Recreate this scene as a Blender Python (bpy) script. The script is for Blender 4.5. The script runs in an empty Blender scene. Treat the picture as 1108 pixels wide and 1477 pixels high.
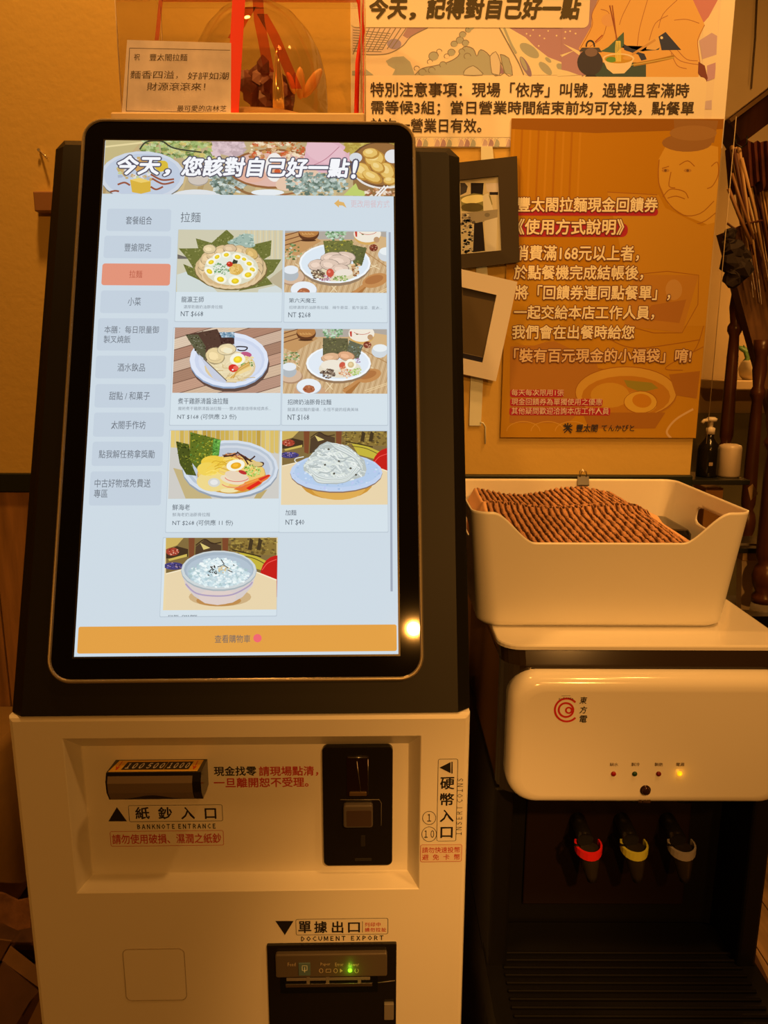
import bpy, bmesh, math, random
import numpy as np
from mathutils import Vector, Matrix

scene = bpy.context.scene
# ------------------------------------------------------------------ camera
FPX, CX, CY = 1066.0, 554.0, 738.5          # focal length in pixels of the 1108x1477 frame
PITCH, ROLL = math.radians(11.68), math.radians(0.17)
EYE = Vector((0.0, 0.0, 1.40))
_R0 = Vector((1, 0, 0)); _U0 = Vector((0, math.sin(PITCH), math.cos(PITCH)))
CF = Vector((0, math.cos(PITCH), -math.sin(PITCH)))
CR = _R0 * math.cos(ROLL) + _U0 * math.sin(ROLL)
CU = -_R0 * math.sin(ROLL) + _U0 * math.cos(ROLL)
cam_data = bpy.data.cameras.new('camera'); cam = bpy.data.objects.new('camera', cam_data)
scene.collection.objects.link(cam)
cam.matrix_world = Matrix(((CR.x, CU.x, -CF.x, EYE.x), (CR.y, CU.y, -CF.y, EYE.y), (CR.z, CU.z, -CF.z, EYE.z), (0, 0, 0, 1)))
cam_data.sensor_fit = 'VERTICAL'; cam_data.sensor_height = 36.0
cam_data.lens = 36.0 * FPX / 1477.0
cam_data.clip_start = 0.02
scene.camera = cam
# ------------------------------------------------------------------ world, lamps, exposure
scene.view_settings.view_transform = 'Standard'; scene.view_settings.look = 'None'
scene.view_settings.gamma = 1.0; scene.view_settings.use_curve_mapping = False
scene.view_settings.exposure = 0.0
world = bpy.data.worlds.new('room_light'); scene.world = world; world.use_nodes = True
bg = world.node_tree.nodes['Background']
bg.inputs[0].default_value = (1.0, 0.34, 0.045, 1); bg.inputs[1].default_value = 0.025
WARM = (1.0, 0.44, 0.095)

def lamp(name, kind, loc, target, energy, size=0.1, color=WARM, spot=None, blend=0.5):
    d = bpy.data.lights.new(name, kind); d.energy = energy; d.color = color
    if kind == 'AREA': d.shape = 'DISK'; d.size = size
    else: d.shadow_soft_size = size
    if kind == 'SPOT': d.spot_size = math.radians(spot); d.spot_blend = blend
    o = bpy.data.objects.new(name, d); scene.collection.objects.link(o); o.location = loc
    if target is not None:
        o.rotation_euler = (Vector(target) - Vector(loc)).to_track_quat('-Z', 'Y').to_euler()
    return o
lamp('ceiling_downlight', 'SPOT', (0.66, 0.34, 2.75), (0.60, 1.0, 1.1), 37, 0.06, spot=88, blend=0.9)
lamp('ceiling_downlight', 'SPOT', (-0.38, 0.88, 2.95), (-0.30, 1.28, 1.9), 88, 0.06, spot=75, blend=1.0)
lamp('added_wall_fill', 'SPOT', (0.85, 0.72, 2.75), (0.45, 1.27, 1.7), 46, 0.05, spot=60, blend=1.0)  # added lamp to brighten the poster wall, no known fixture
lamp('added_spot', 'SPOT', (0.80, -1.20, 2.55), (0.12, 0.73, 0.68), 160, 0.05, spot=14, blend=0.9)  # added narrow beam; its soft edge imitates a person's shadow on the cabinet
lamp('added_spot', 'SPOT', (0.80, -1.20, 2.55), (0.25, 0.9, 1.15), 84, 0.05, spot=26, blend=1.0)  # added wider beam to brighten the bin and dispenser front
lamp('added_spot', 'SPOT', (-1.35, -0.75, 2.7), (-0.16, 1.0, 1.84), 96, 0.05, spot=17, blend=1.0)  # added beam, out of view, to brighten the gift box front
lamp('pendant_bulb', 'POINT', (0.335, -2.25, 2.31), None, 88, 0.03, color=(1.0, 0.39, 0.06))
lamp('stair_lamp', 'POINT', (1.05, 2.0, 2.3), None, 5.5, 0.08)
lamp('far_wall_fill', 'POINT', (1.42, 2.20, 1.62), None, 9, 0.05)  # added unseen lamp to brighten the middle of the far wall

# ------------------------------------------------------------------ helpers
rnd = random.Random(7)
COL = scene.collection

def lin1(c):
    c = c / 255.0
    return c / 12.92 if c <= 0.04045 else ((c + 0.055) / 1.055) ** 2.4
def lin(c): return tuple(lin1(v) for v in c)
KW = (1.0, 0.43, 0.093)                       # tint of the lamps, divided out of colours read from the photo
def alb(c, g=1.0): return tuple(min(0.9, max(0.001, lin1(v) / k * g)) for v, k in zip(c, KW))

def ray(x, y): return CF + CR * ((x - CX) / FPX) + CU * ((CY - y) / FPX)
def onY(x, y, Y): r = ray(x, y); return EYE + r * (Y / r.y)
def onZ(x, y, Z): r = ray(x, y); return EYE + r * ((Z - EYE.z) / r.z)

class Surf:
    def __init__(s, o, ux, uy):
        s.o = Vector(o); s.ux = Vector(ux).normalized(); s.uy = Vector(uy).normalized(); s.n = s.ux.cross(s.uy)
    def w(s, a, b, h=0.0): return s.o + s.ux * a + s.uy * b + s.n * h
    def px(s, x, y, h=0.0):
        r = ray(x, y); p0 = s.o + s.n * h
        p = EYE + r * ((p0 - EYE).dot(s.n) / r.dot(s.n)) - s.o
        return p.dot(s.ux), p.dot(s.uy)

# ---- materials
MATS = {}
def mat(name, color=(.8, .8, .8), rough=.5, metal=0., spec=.5, emit=None, estr=1., noise=0., nscale=20., bump=0., bscale=60.,
        coat=0., attr=False, eattr=0., stretch=None):
    if name in MATS: return MATS[name]
    m = bpy.data.materials.new(name); m.use_nodes = True; nt = m.node_tree; p = nt.nodes['Principled BSDF']
    p.inputs['Base Color'].default_value = (*color, 1); p.inputs['Roughness'].default_value = rough
    p.inputs['Metallic'].default_value = metal; p.inputs['Specular IOR Level'].default_value = spec
    p.inputs['Coat Weight'].default_value = coat; p.inputs['Coat Roughness'].default_value = .05
    def coords():
        tc = nt.nodes.new('ShaderNodeTexCoord'); mp = nt.nodes.new('ShaderNodeMapping')
        nt.links.new(tc.outputs['Object'], mp.inputs['Vector'])
        if stretch: mp.inputs['Scale'].default_value = stretch
        return mp.outputs['Vector']
    if noise:
        n = nt.nodes.new('ShaderNodeTexNoise'); n.inputs['Scale'].default_value = nscale; n.inputs['Detail'].default_value = 4
        nt.links.new(coords(), n.inputs['Vector'])
        r = nt.nodes.new('ShaderNodeValToRGB')
        r.color_ramp.elements[0].position = .3; r.color_ramp.elements[1].position = .7
        r.color_ramp.elements[0].color = (*[c * (1 - noise) for c in color], 1)
        r.color_ramp.elements[1].color = (*[min(1, c * (1 + noise)) for c in color], 1)
        nt.links.new(n.outputs['Fac'], r.inputs['Fac']); nt.links.new(r.outputs['Color'], p.inputs['Base Color'])
    if bump:
        n = nt.nodes.new('ShaderNodeTexNoise'); n.inputs['Scale'].default_value = bscale; n.inputs['Detail'].default_value = 3
        nt.links.new(coords(), n.inputs['Vector'])
        b = nt.nodes.new('ShaderNodeBump'); b.inputs['Strength'].default_value = bump; b.inputs['Distance'].default_value = .002
        nt.links.new(n.outputs['Fac'], b.inputs['Height']); nt.links.new(b.outputs['Normal'], p.inputs['Normal'])
    if emit is not None:
        p.inputs['Emission Color'].default_value = (*emit, 1); p.inputs['Emission Strength'].default_value = estr
    if attr or eattr:
        a = nt.nodes.new('ShaderNodeAttribute'); a.attribute_name = 'Col'
        if eattr:
            nt.links.new(a.outputs['Color'], p.inputs['Emission Color']); p.inputs['Emission Strength'].default_value = eattr
            p.inputs['Base Color'].default_value = (0.01, .01, .01, 1)
        else: nt.links.new(a.outputs['Color'], p.inputs['Base Color'])
    MATS[name] = m; return m

def clear_mat(name, tint, fac=.12, rough=.03):
    m = bpy.data.materials.new(name); m.use_nodes = True; nt = m.node_tree
    for n in list(nt.nodes):
        if n.type == 'BSDF_PRINCIPLED': nt.nodes.remove(n)
    out = [n for n in nt.nodes if n.type == 'OUTPUT_MATERIAL'][0]
    t = nt.nodes.new('ShaderNodeBsdfTransparent'); t.inputs[0].default_value = (*tint, 1)
    g = nt.nodes.new('ShaderNodeBsdfGlossy'); g.inputs['Roughness'].default_value = rough
    lw = nt.nodes.new('ShaderNodeLayerWeight'); lw.inputs['Blend'].default_value = fac
    mx = nt.nodes.new('ShaderNodeMixShader')
    nt.links.new(lw.outputs['Facing'], mx.inputs[0]); nt.links.new(t.outputs[0], mx.inputs[1]); nt.links.new(g.outputs[0], mx.inputs[2])
    nt.links.new(mx.outputs[0], out.inputs[0]); MATS[name] = m; return m

M_white = mat('white_paint', (.84, .81, .74), .38, noise=.015, nscale=3)
M_wplas = mat('white_plastic', (.84, .82, .78), .3)
M_gloss = mat('white_gloss_plastic', (.86, .83, .78), .14, coat=.4)
M_black = mat('black_paint', (.004, .0035, .003), .5, spec=.3)
M_blackg = mat('black_gloss_plastic', (.010, .009, .008), .16)
M_glass = mat('black_glass', (.004, .0035, .0035), .035)
M_rim = mat('pale_metal_rim', (.80, .72, .55), .22, metal=.8)
M_dark = mat('opening_shade', (.004, .004, .004), .9, spec=.1)
M_grey = mat('grey_plastic', (.20, .18, .16), .35)
M_silver = mat('bare_metal', (.6, .6, .58), .28, metal=1.)
M_print = mat('printed_ink', attr=True, rough=.6)
M_printg = mat('printed_poster', attr=True, rough=.5, spec=.15)
M_screen = mat('lit_screen', rough=.035, eattr=1.0, spec=.3)
M_wall = mat('ochre_plaster', (.66, .47, .13), .85, noise=.05, nscale=3, bump=.25, bscale=90)
M_far = mat('olive_plaster', (.42, .32, .17), .85, noise=.08, nscale=4, bump=.2)
M_wood = mat('panel_wood', (.34, .18, .065), .45, noise=.35, nscale=9, stretch=(6, 6, .6), bump=.1)
M_dwood = mat('dark_turned_wood', (.085, .028, .012), .32, noise=.4, nscale=8, stretch=(5, 5, .7))
M_floor = mat('floor_board', (.52, .33, .16), .35, noise=.25, nscale=7, stretch=(7, .6, 1))
M_red = mat('red_satin_ribbon', (.98, .035, .01), .45)
M_redt = clear_mat('sheer_red_ribbon', (.93, .50, .40), .2, .4)
M_clear = clear_mat('clear_acrylic', (.97, .95, .92), .10)
M_sleeve = clear_mat('clear_film', (.975, .96, .93), .18, .12)

# ---- objects
ROOT = {}
def thing(name, label, cat, loc, group=None):
    o = bpy.data.objects.new(name, None); COL.objects.link(o); o.location = loc; o.empty_display_size = .05
    o['label'] = label; o['category'] = cat
    if group: o['group'] = group
    ROOT[o.name] = Vector(loc); return o
def tag(o, label, cat, group=None):
    o['label'] = label; o['category'] = cat
    if group: o['group'] = group
    return o
def struct(o): o['kind'] = 'structure'; return o

class MB:
    """collects geometry in world coordinates, links it as one mesh"""
    def __init__(s): s.V = []; s.F = []; s.C = []; s.smooth = []
    def add(s, vs, fs, smooth=False, col=None):
        n = len(s.V); s.V += [tuple(v) for v in vs]
        for f in fs: s.F.append([i + n for i in f]); s.smooth.append(smooth); s.C.append(col)
        return s
    def box(s, x0, x1, y0, y1, z0, z1, bev=0., seg=2):
        bm = bmesh.new()
        v = [bm.verts.new((x, y, z)) for x in (x0, x1) for y in (y0, y1) for z in (z0, z1)]
        for f in ((0, 1, 3, 2), (4, 6, 7, 5), (0, 4, 5, 1), (2, 3, 7, 6), (0, 2, 6, 4), (1, 5, 7, 3)): bm.faces.new([v[i] for i in f])
        if bev: bmesh.ops.bevel(bm, geom=bm.edges[:], offset=bev, segments=seg, affect='EDGES', profile=.5)
        return s.bm(bm)
    def bm(s, bm, smooth=False, M=None):
        bm.verts.index_update()
        s.add([(M @ v.co if M else v.co) for v in bm.verts], [[v.index for v in f.verts] for f in bm.faces], smooth); bm.free(); return s
    def loops(s, loops, cap0=True, cap1=True, smooth=False, close=True):
        n = len(loops[0]); V = [p for l in loops for p in l]; F = []
        for k in range(len(loops) - 1):
            for i in range(n if close else n - 1):
                j = (i + 1) % n; F.append([k * n + i, k * n + j, (k + 1) * n + j, (k + 1) * n + i])
        s.add(V, F, smooth)
        b = len(s.V) - len(V)
        if cap0: s.F.append([b + i for i in range(n)][::-1]); s.smooth.append(False); s.C.append(None)
        if cap1: s.F.append([b + (len(loops) - 1) * n + i for i in range(n)]); s.smooth.append(False); s.C.append(None)
        return s
    def tube(s, pts, r, n=8, r1=None, caps=True):
        pts = [Vector(p) for p in pts]; L = []
        for i, p in enumerate(pts):
            t = (pts[min(i + 1, len(pts) - 1)] - pts[max(i - 1, 0)]).normalized()
            a = t.cross(Vector((0, 0, 1)) if abs(t.z) < .9 else Vector((0, 1, 0))).normalized(); b = t.cross(a)
            rr = r if r1 is None else r + (r1 - r) * i / (len(pts) - 1)
            L.append([p + a * rr * math.cos(k * 2 * math.pi / n) + b * rr * math.sin(k * 2 * math.pi / n) for k in range(n)])
        return s.loops(L, caps, caps, True)
    def lathe(s, c, prof, n=24, axis=None):
        c = Vector(c); ax = Vector(axis or (0, 0, 1)).normalized()
        a = ax.cross(Vector((0, 1, 0)) if abs(ax.y) < .9 else Vector((1, 0, 0))).normalized(); b = ax.cross(a)
        L = [[c + ax * z + a * r * math.cos(k * 2 * math.pi / n) + b * r * math.sin(k * 2 * math.pi / n) for k in range(n)] for r, z in prof]
        return s.loops(L, True, True, True)
    def plate(s, S, outline, h0, h1, bev=0.):
        """extrudes an outline (a,b) on surface S from height h0 to h1, edge rounded by bev"""
        L = [[S.w(a, b, h0) for a, b in outline]]
        if bev:
            L.append([S.w(a, b, h1 - bev) for a, b in outline])
            for t in (.3, .6, 1.):
                ang = t * math.pi / 2; ins = bev * (1 - math.cos(ang)); L.append([S.w(a, b, h1 - bev + bev * math.sin(ang)) for a, b in inset(outline, ins)])
        else: L.append([S.w(a, b, h1) for a, b in outline])
        s.loops(L, True, True, False); return s
    def build(s, name, m, parent=None, origin=None, autosmooth=None):
        V = np.array(s.V, dtype=np.float64)
        if parent is not None:
            r = parent
            while r.parent: r = r.parent
            base = ROOT.get(r.name, Vector((0, 0, 0)))
        else:
            lo, hi = V.min(0), V.max(0); base = Vector(origin) if origin else Vector(((lo[0] + hi[0]) / 2, (lo[1] + hi[1]) / 2, lo[2]))
        me = bpy.data.meshes.new(name); me.from_pydata((V - np.array(base)).tolist(), [], s.F)
        if any(c is not None for c in s.C):
            at = me.color_attributes.new('Col', 'FLOAT_COLOR', 'CORNER'); buf = []
            for f, c in zip(s.F, s.C): buf += [*(c or (1, 1, 1)), 1.0] * len(f)
            at.data.foreach_set('color', buf)
        me.polygons.foreach_set('use_smooth', s.smooth); me.materials.append(m); me.update()
        o = bpy.data.objects.new(name, me); COL.objects.link(o)
        if parent is not None: o.parent = parent
        else: o.location = base; ROOT[o.name] = Vector(base)
        return o

def inset(o, d):
    n = len(o); out = []
    for i in range(n):
        p = Vector(o[i]); a = (p - Vector(o[i - 1])); b = (Vector(o[(i + 1) % n]) - p)
        if a.length < 1e-9: a = b
        if b.length < 1e-9: b = a
        na = Vector((-a.y, a.x)).normalized(); nb = Vector((-b.y, b.x)).normalized(); m = (na + nb)
        m = m.normalized() if m.length > 1e-6 else na
        out.append(tuple(p + m * d / max(.4, m.dot(na))))
    return out
def rrect(a0, b0, a1, b1, r, n=6):
    """counter-clockwise rounded rectangle"""
    P = []
    for cx, cy, s in ((a1 - r, b0 + r, -90), (a1 - r, b1 - r, 0), (a0 + r, b1 - r, 90), (a0 + r, b0 + r, 180)):
        for k in range(n + 1):
            t = math.radians(s + 90 * k / n); P.append((cx + r * math.cos(t), cy + r * math.sin(t)))
    return P
def circ(a, b, r, n=20): return [(a + r * math.cos(2 * math.pi * k / n), b + r * math.sin(2 * math.pi * k / n)) for k in range(n)]

# ---- lettering: built-in font turned into flat glyph meshes
_T = {}
def glyphs(s, bold=0., shear=0., res=2, space=1.):
    key = (s, round(bold, 4), shear, res, space)
    if key in _T: return _T[key]
    c = bpy.data.curves.new('t', 'FONT'); c.body = s; c.offset = bold; c.shear = shear; c.resolution_u = res
    c.space_character = space; c.fill_mode = 'BOTH'; c.dimensions = '2D'
    o = bpy.data.objects.new('t', c); COL.objects.link(o); dg = bpy.context.evaluated_depsgraph_get()
    me = bpy.data.meshes.new_from_object(o.evaluated_get(dg))
    V = [(v.co.x, v.co.y) for v in me.vertices]; F = [list(p.vertices) for p in me.polygons]
    bpy.data.objects.remove(o); bpy.data.curves.remove(c); bpy.data.meshes.remove(me)
    _T[key] = (V, F); return V, F

class Paint(MB):
    """flat print on a surface: every shape is a thin layer above the last"""
    def __init__(s, S, h0=.0003, step=2.5e-6, cf=lin):
        super().__init__(); s.S = S; s.h = h0; s.step = step; s.cf = cf; s.view(0, 0, 1); s.clip = None
    def view(s, x0, y0, k): s.vw = (x0, y0, k); return s
    def L(s, x, y):
        x0, y0, k = s.vw; return s.S.px(x0 + x / k, y0 + y / k)
    def setclip(s, x0, y0, x1, y1):
        a0, b1 = s.L(x0, y0); a1, b0 = s.L(x1, y1); s.clip = (a0, b0, a1, b1)
    def _clip(s, P):
        if not s.clip: return P
        a0, b0, a1, b1 = s.clip
        for ax, val, sg in ((0, a0, 1), (0, a1, -1), (1, b0, 1), (1, b1, -1)):
            out = []
            for i in range(len(P)):
                p, q = P[i - 1], P[i]; dp = (p[ax] - val) * sg; dq = (q[ax] - val) * sg
                if dp >= 0 and dq >= 0: out.append(q)
                elif dp >= 0 > dq or dq >= 0 > dp:
                    t = dp / (dp - dq); c = (p[0] + (q[0] - p[0]) * t, p[1] + (q[1] - p[1]) * t); out.append(c)
                    if dq >= 0: out.append(q)
            P = out
            if len(P) < 3: return []
        return P
    def raw(s, P, c, lay=True):
        P = s._clip(P)
        if len(P) < 3: return
        A = sum(P[i - 1][0] * P[i][1] - P[i][0] * P[i - 1][1] for i in range(len(P)))
        if abs(A) < 1e-12: return
        if A < 0: P = P[::-1]
        if lay: s.h += s.step
        s.add([s.S.w(a, b, s.h) for a, b in P], [list(range(len(P)))], False, s.cf(c))
    def poly(s, pts, c, lay=True): s.raw([s.L(x, y) for x, y in pts], c, lay)
    def ell(s, cx, cy, rx, ry, c, rot=0., n=22, wob=0., lay=True):
        cr, sr = math.cos(math.radians(rot)), math.sin(math.radians(rot)); P = []
        for k in range(n):
            t = 2 * math.pi * k / n; w = 1 + (rnd.uniform(-wob, wob) if wob else 0)
            x, y = rx * w * math.cos(t), ry * w * math.sin(t); P.append((cx + x * cr - y * sr, cy + x * sr + y * cr))
        s.poly(P, c, lay)
    def line(s, pts, w, c, lay=True, taper=False):
        if lay: s.h += s.step
        P = [Vector(s.L(x, y)) for x, y in pts]
        x0, y0, k = s.vw; p = pts[0]; q = Vector(s.L(p[0] + 1, p[1])) - Vector(s.L(*p)); w = w * q.length / 2
        n = len(P); Lf = []; Rt = []
        for i in range(n):
            t = P[min(i + 1, n - 1)] - P[max(i - 1, 0)]
            if t.length < 1e-12: continue
            t.normalize(); m = Vector((-t.y, t.x)); ww = w * (1 - i / (n - 1) * .8 if taper else 1)
            Lf.append(P[i] + m * ww); Rt.append(P[i] - m * ww)
        for i in range(len(Lf) - 1): s.raw([tuple(Lf[i]), tuple(Lf[i + 1]), tuple(Rt[i + 1]), tuple(Rt[i])], c, False)
    def curve(s, pts, w, c, n=6, taper=False, lay=True):
        out = []
        for i in range(len(pts) - 1):
            p0, p1, p2, p3 = (pts[max(i - 1, 0)], pts[i], pts[i + 1], pts[min(i + 2, len(pts) - 1)])
            for k in range(n):
                t = k / n
                out.append(tuple(.5 * (2 * p1[d] + (p2[d] - p0[d]) * t + (2 * p0[d] - 5 * p1[d] + 4 * p2[d] - p3[d]) * t * t + (3 * p1[d] - p0[d] - 3 * p2[d] + p3[d]) * t ** 3) for d in (0, 1)))
        out.append(pts[-1]); s.line(out, w, c, lay, taper)
    def arc(s, cx, cy, rx, ry, t0, t1, w, c, n=14):
        s.line([(cx + rx * math.cos(math.radians(t0 + (t1 - t0) * k / n)), cy + ry * math.sin(math.radians(t0 + (t1 - t0) * k / n))) for k in range(n + 1)], w, c)
    def rr(s, x0, y0, x1, y1, r, c):
        a0, b1 = s.L(x0, y0); a1, b0 = s.L(x1, y1); u = abs(s.L(x0 + 1, y0)[0] - a0); r = r * u
        s.raw(rrect(a0, b0, a1, b1, r, 5) if r > 0 else [(a0, b0), (a1, b0), (a1, b1), (a0, b1)], c)
    def frame(s, x0, y0, x1, y1, r, w, c):
        a0, b1 = s.L(x0, y0); a1, b0 = s.L(x1, y1); u = abs(s.L(x0 + 1, y0)[0] - a0)
        o = rrect(a0, b0, a1, b1, max(r, .01) * u, 4); i = inset(o, w * u); s.h += s.step
        for k in range(len(o)):
            j = (k + 1) % len(o)
            s.raw([o[k], o[j], i[j], i[k]], c, False)
    def text(s, t, x0, y0, x1, y1, c, bold=0., shear=0., out=None, oc=None, rot=0, res=2, space=1.):
        V, F = glyphs(t, 0., shear, res, space)
        if not V: return
        V0 = V
        xs = [v[0] for v in V0]; ys = [v[1] for v in V0]; lx, hx, ly, hy = min(xs), max(xs), min(ys), max(ys)
        a0, b1 = s.L(x0, y0); a1, b0 = s.L(x1, y1)
        if rot == 90: mp = lambda v: (a1 - (v[1] - ly) / (hy - ly) * (a1 - a0), b0 + (v[0] - lx) / (hx - lx) * (b1 - b0))
        else: mp = lambda v: (a0 + (v[0] - lx) / (hx - lx) * (a1 - a0), b0 + (v[1] - ly) / (hy - ly) * (b1 - b0))
        def put(rad, col, n):
            du = rad / (hx - lx); dv = rad / (hy - ly)
            offs = [(0, 0)] + [(rad * math.cos(6.28318 * k / n + .4), rad * math.sin(6.28318 * k / n + .4)) for k in range(n)] if rad > .003 else [(0, 0)]
            for ox, oy in offs:
                s.h += s.step * .5; s.add([s.S.w(*mp((v[0] + ox, v[1] + oy)), s.h) for v in V], F, False, s.cf(col))
        s.h += s.step
        if out: put(out, oc, 10); s.h += s.step * 2
        put(bold, c, 4 if bold < .03 else 6)
    def flush(s, name, m, parent):
        h = s.h; o = s.build(name, m, parent); s.V = []; s.F = []; s.C = []; s.smooth = []; s.h = h; return o
    def specks(s, test, box, n, cols, size):
        s.h += s.step; x0, y0, x1, y1 = box
        for _ in range(n):
            x, y = rnd.uniform(x0, x1), rnd.uniform(y0, y1)
            if not test(x, y): continue
            w = size * rnd.uniform(.5, 1.3); a = rnd.uniform(0, 6.3)
            s.poly([(x + w * math.cos(a + d), y + w * .7 * math.sin(a + d)) for d in (0, 1.7, 3.2, 4.6)], rnd.choice(cols), False)
    def leaf(s, pts, c, n=60, sp=None, size=9):
        s.poly(pts, c); xs = [p[0] for p in pts]; ys = [p[1] for p in pts]
        sp = sp or [tuple(min(255, v + 22) for v in c), tuple(max(0, v - 22) for v in c)]
        s.specks(lambda x, y: inpoly(x, y, pts), (min(xs), min(ys), max(xs), max(ys)), n, sp, size)

def inpoly(x, y, P):
    r = False
    for i in range(len(P)):
        (x1, y1), (x2, y2) = P[i - 1], P[i]
        if (y1 > y) != (y2 > y) and x < (x2 - x1) * (y - y1) / (y2 - y1) + x1: r = not r
    return r
def inell(cx, cy, rx, ry): return lambda x, y: ((x - cx) / rx) ** 2 + ((y - cy) / ry) ** 2 < 1

# ================================================================== THE ROOM
YW = 1.27
floor = struct(MB().box(-1.8, 2.6, -1.2, 3.0, -.05, 0).build('floor', mat('floor_base', (.1, .06, .03), .8)))
k = 0
for i in range(22):
    x = .55 + i * .09
    MB().box(x, x + .087, -.5 if x > .9 else 1.4, 2.58, .0002, .004 + .0006 * (i % 3)).build('plank', M_floor, floor)
ZR0, ZR1 = onY(20, 710, YW - .012).z, onY(20, 683, YW - .012).z
wall = struct(MB().box(-1.8, .531, YW, YW + .12, 0, 2.7).build('wall_back', M_wall))
x = -1.25
while x < .52:
    w = min(.094, .528 - x)
    MB().box(x, x + w - .003, YW - .008, YW - .0005, 0.08, ZR0, .0015, 1).build('plank', M_wood, wall); x += .094
rail = struct(MB().box(-1.8, .531, YW - .014, YW - .0005, ZR0, ZR1, .002).build('trim_1', mat('black_rail', (.008, .014, .010), .4)))
struct(MB().box(-1.8, .531, YW - .012, YW - .0005, 0.0, .08, .002).build('baseboard_back', M_dwood))
far = struct(MB().box(.50, 2.6, 2.60, 2.7, 0, 3.0).build('wall_far', M_far))
zd = onY(1090, 596, 2.59).z
struct(MB().box(.50, 2.6, 2.585, 2.5995, 0.0, zd, .003).build('trim_2', mat('grey_green_dado', (.16, .15, .08), .7, noise=.1)))
# lit niche with its pale back
struct(MB().box(-1.85, -1.8, -1.2, 2.7, 0, 2.7).build('wall_left', M_wall))

# a thin wall crack/cable on the far wall
a = onY(1093, -20, 2.59); b = onY(1084, 128, 2.59)
tag(MB().tube([a, (a + b) / 2 + Vector((.003, 0, 0)), b], .0026, 6).build('wall_cable', mat('dusty_cable', (.06, .035, .015), .7)), 'thin dark cable running down the olive far wall', 'cable')

# ================================================================== SURFACES OF THE KIOSK
dc = Vector((-.15542, .82912, 1.37340)); dyaw, dt = .0289, .36928
d_ux = Vector((math.cos(dyaw), math.sin(dyaw), 0)); d_n0 = Vector((-math.sin(dyaw), math.cos(dyaw), 0))
SD = Surf(dc, d_ux, d_n0 * math.sin(dt) + Vector((0, 0, 1)) * math.cos(dt))      # screen plane
cc = Vector((-.38863, .70375, 1.03670)); cyaw = .02218
SC = Surf(cc, (math.cos(cyaw), math.sin(cyaw), 0), (0, 0, 1))                      # front of the white cabinet; a from its left edge
CW = .48; ZT = cc.z
kiosk = thing('self_order_kiosk', 'tall white and black ordering kiosk with a tilted lit menu screen', 'kiosk', (SC.w(CW / 2, 0, -.25).x, SC.w(CW / 2, 0, -.25).y, 0))

# --- white cabinet with a sloped recess in its front
ra0, rb1 = SC.px(91, 1066.5); ra1, rb0 = SC.px(603.5, 1281.5)
RD = .022
ia0, ib0 = SC.px(133, 1261, -RD); ia1, ib1 = SC.px(590.5, 1071, -RD)
bot = -ZT + .012
def ring(a0, b0, a1, b1, h): return [SC.w(a0, b0, h), SC.w(a1, b0, h), SC.w(a1, b1, h), SC.w(a0, b1, h)]
m = MB(); e = .005
outer = [ring(0, bot, CW, 0, -.44), ring(0, bot, CW, 0, -e), ring(e * .3, bot + e * .3, CW - e * .3, -e * .3, -e * .3), ring(e, bot + e, CW - e, -e, 0)]
m.loops(outer + [ring(ra0 - .001, rb0 - .001, ra1 + .001, rb1 + .001, 0), ring(ra0, rb0, ra1, rb1, -.001), ring(ia0, ib0, ia1, ib1, -RD + .001),
                 ring(ia0 + .001, ib0 + .001, ia1 - .001, ib1 - .001, -RD)], True, True)
m.build('cabinet', M_white, kiosk)
m = MB(); m.plate(SC, [(0.02, bot - .012), (CW - .02, bot - .012), (CW - .02, bot), (.02, bot)], -.42, -.02); m.build('plinth', M_black, kiosk)

# --- black head housing behind the screen
HP = -.010
def frontpt(x, y, h=HP): return SD.px(x, y, h)
pts = [frontpt(10.5, 1033), frontpt(680, 1028), frontpt(664.5, 218), frontpt(650, 204.5), frontpt(87, 193), frontpt(74.5, 206)]
W0 = [SD.w(a, b, HP - .012) for a, b in pts]
pin = inset(pts, .014); pin[0] = (pin[0][0], pts[0][1]); pin[1] = (pin[1][0], pts[1][1])
W1 = [SD.w(a, b, HP) for a, b in pin]
zb = ZT + .001
for W in (W0, W1):
    for i in (0, 1): W[i].z = max(W[i].z, zb)
Wb = [Vector((p.x, 1.215, p.z)) for p in W0]
Wb[0].z = Wb[1].z = zb; W0[0].z = W0[1].z = zb; W1[0].z = W1[1].z = zb
m = MB(); m.loops([Wb, W0, W1]); m.build('head_housing', M_black, kiosk)

# --- screen slab, rim and glass
A0, B1 = SD.px(120.5, 170.5); A1, B0 = SD.px(609, 979.5)
ea = max(A1, -A0); A0, A1 = (A0 + SD.px(67.5, 982)[0]) / 2, (A1 + SD.px(599, 175)[0]) / 2
slab = MB(); ol = rrect(A0, B0, A1, B1, .024, 8)
slab.plate(SD, ol, -.0098, -.0015, .001); bz = slab.build('screen_bezel', M_glass, kiosk); bz['label'] = 'black glass screen surround with rounded corners'
m = MB(); o2 = inset(ol, .0026); o0 = inset(ol, -.0012)
m.loops([[SD.w(a, b, -.0096) for a, b in o0], [SD.w(a, b, -.0012) for a, b in o0], [SD.w(a, b, .0002) for a, b in inset(ol, .0002)],
         [SD.w(a, b, .0000) for a, b in inset(ol, .0015)], [SD.w(a, b, -.0014) for a, b in o2]], False, False)
m.build('bezel_rim', M_rim, kiosk)
da0, db0, da1, db1 = -.168, -.2955, .168, .2955
m = MB(); m.plate(SD, [(da0 - .002, db0 - .002), (da1 + .002, db0 - .002), (da1 + .002, db1 + .002), (da0 - .002, db1 + .002)], -.0014, -.0009)
m.build('screen_border', mat('screen_border', (.03, .03, .035), .3), kiosk)
SCR = Surf(SD.w(0, 0, -.0008), SD.ux, SD.uy)
p = Paint(SCR, .0001); p.raw([(da0, db0), (da1, db0), (da1, db1), (da0, db1)], (206, 219, 229)); disp = p.build('display', M_screen, kiosk)
disp['label'] = 'lit menu screen'

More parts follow.
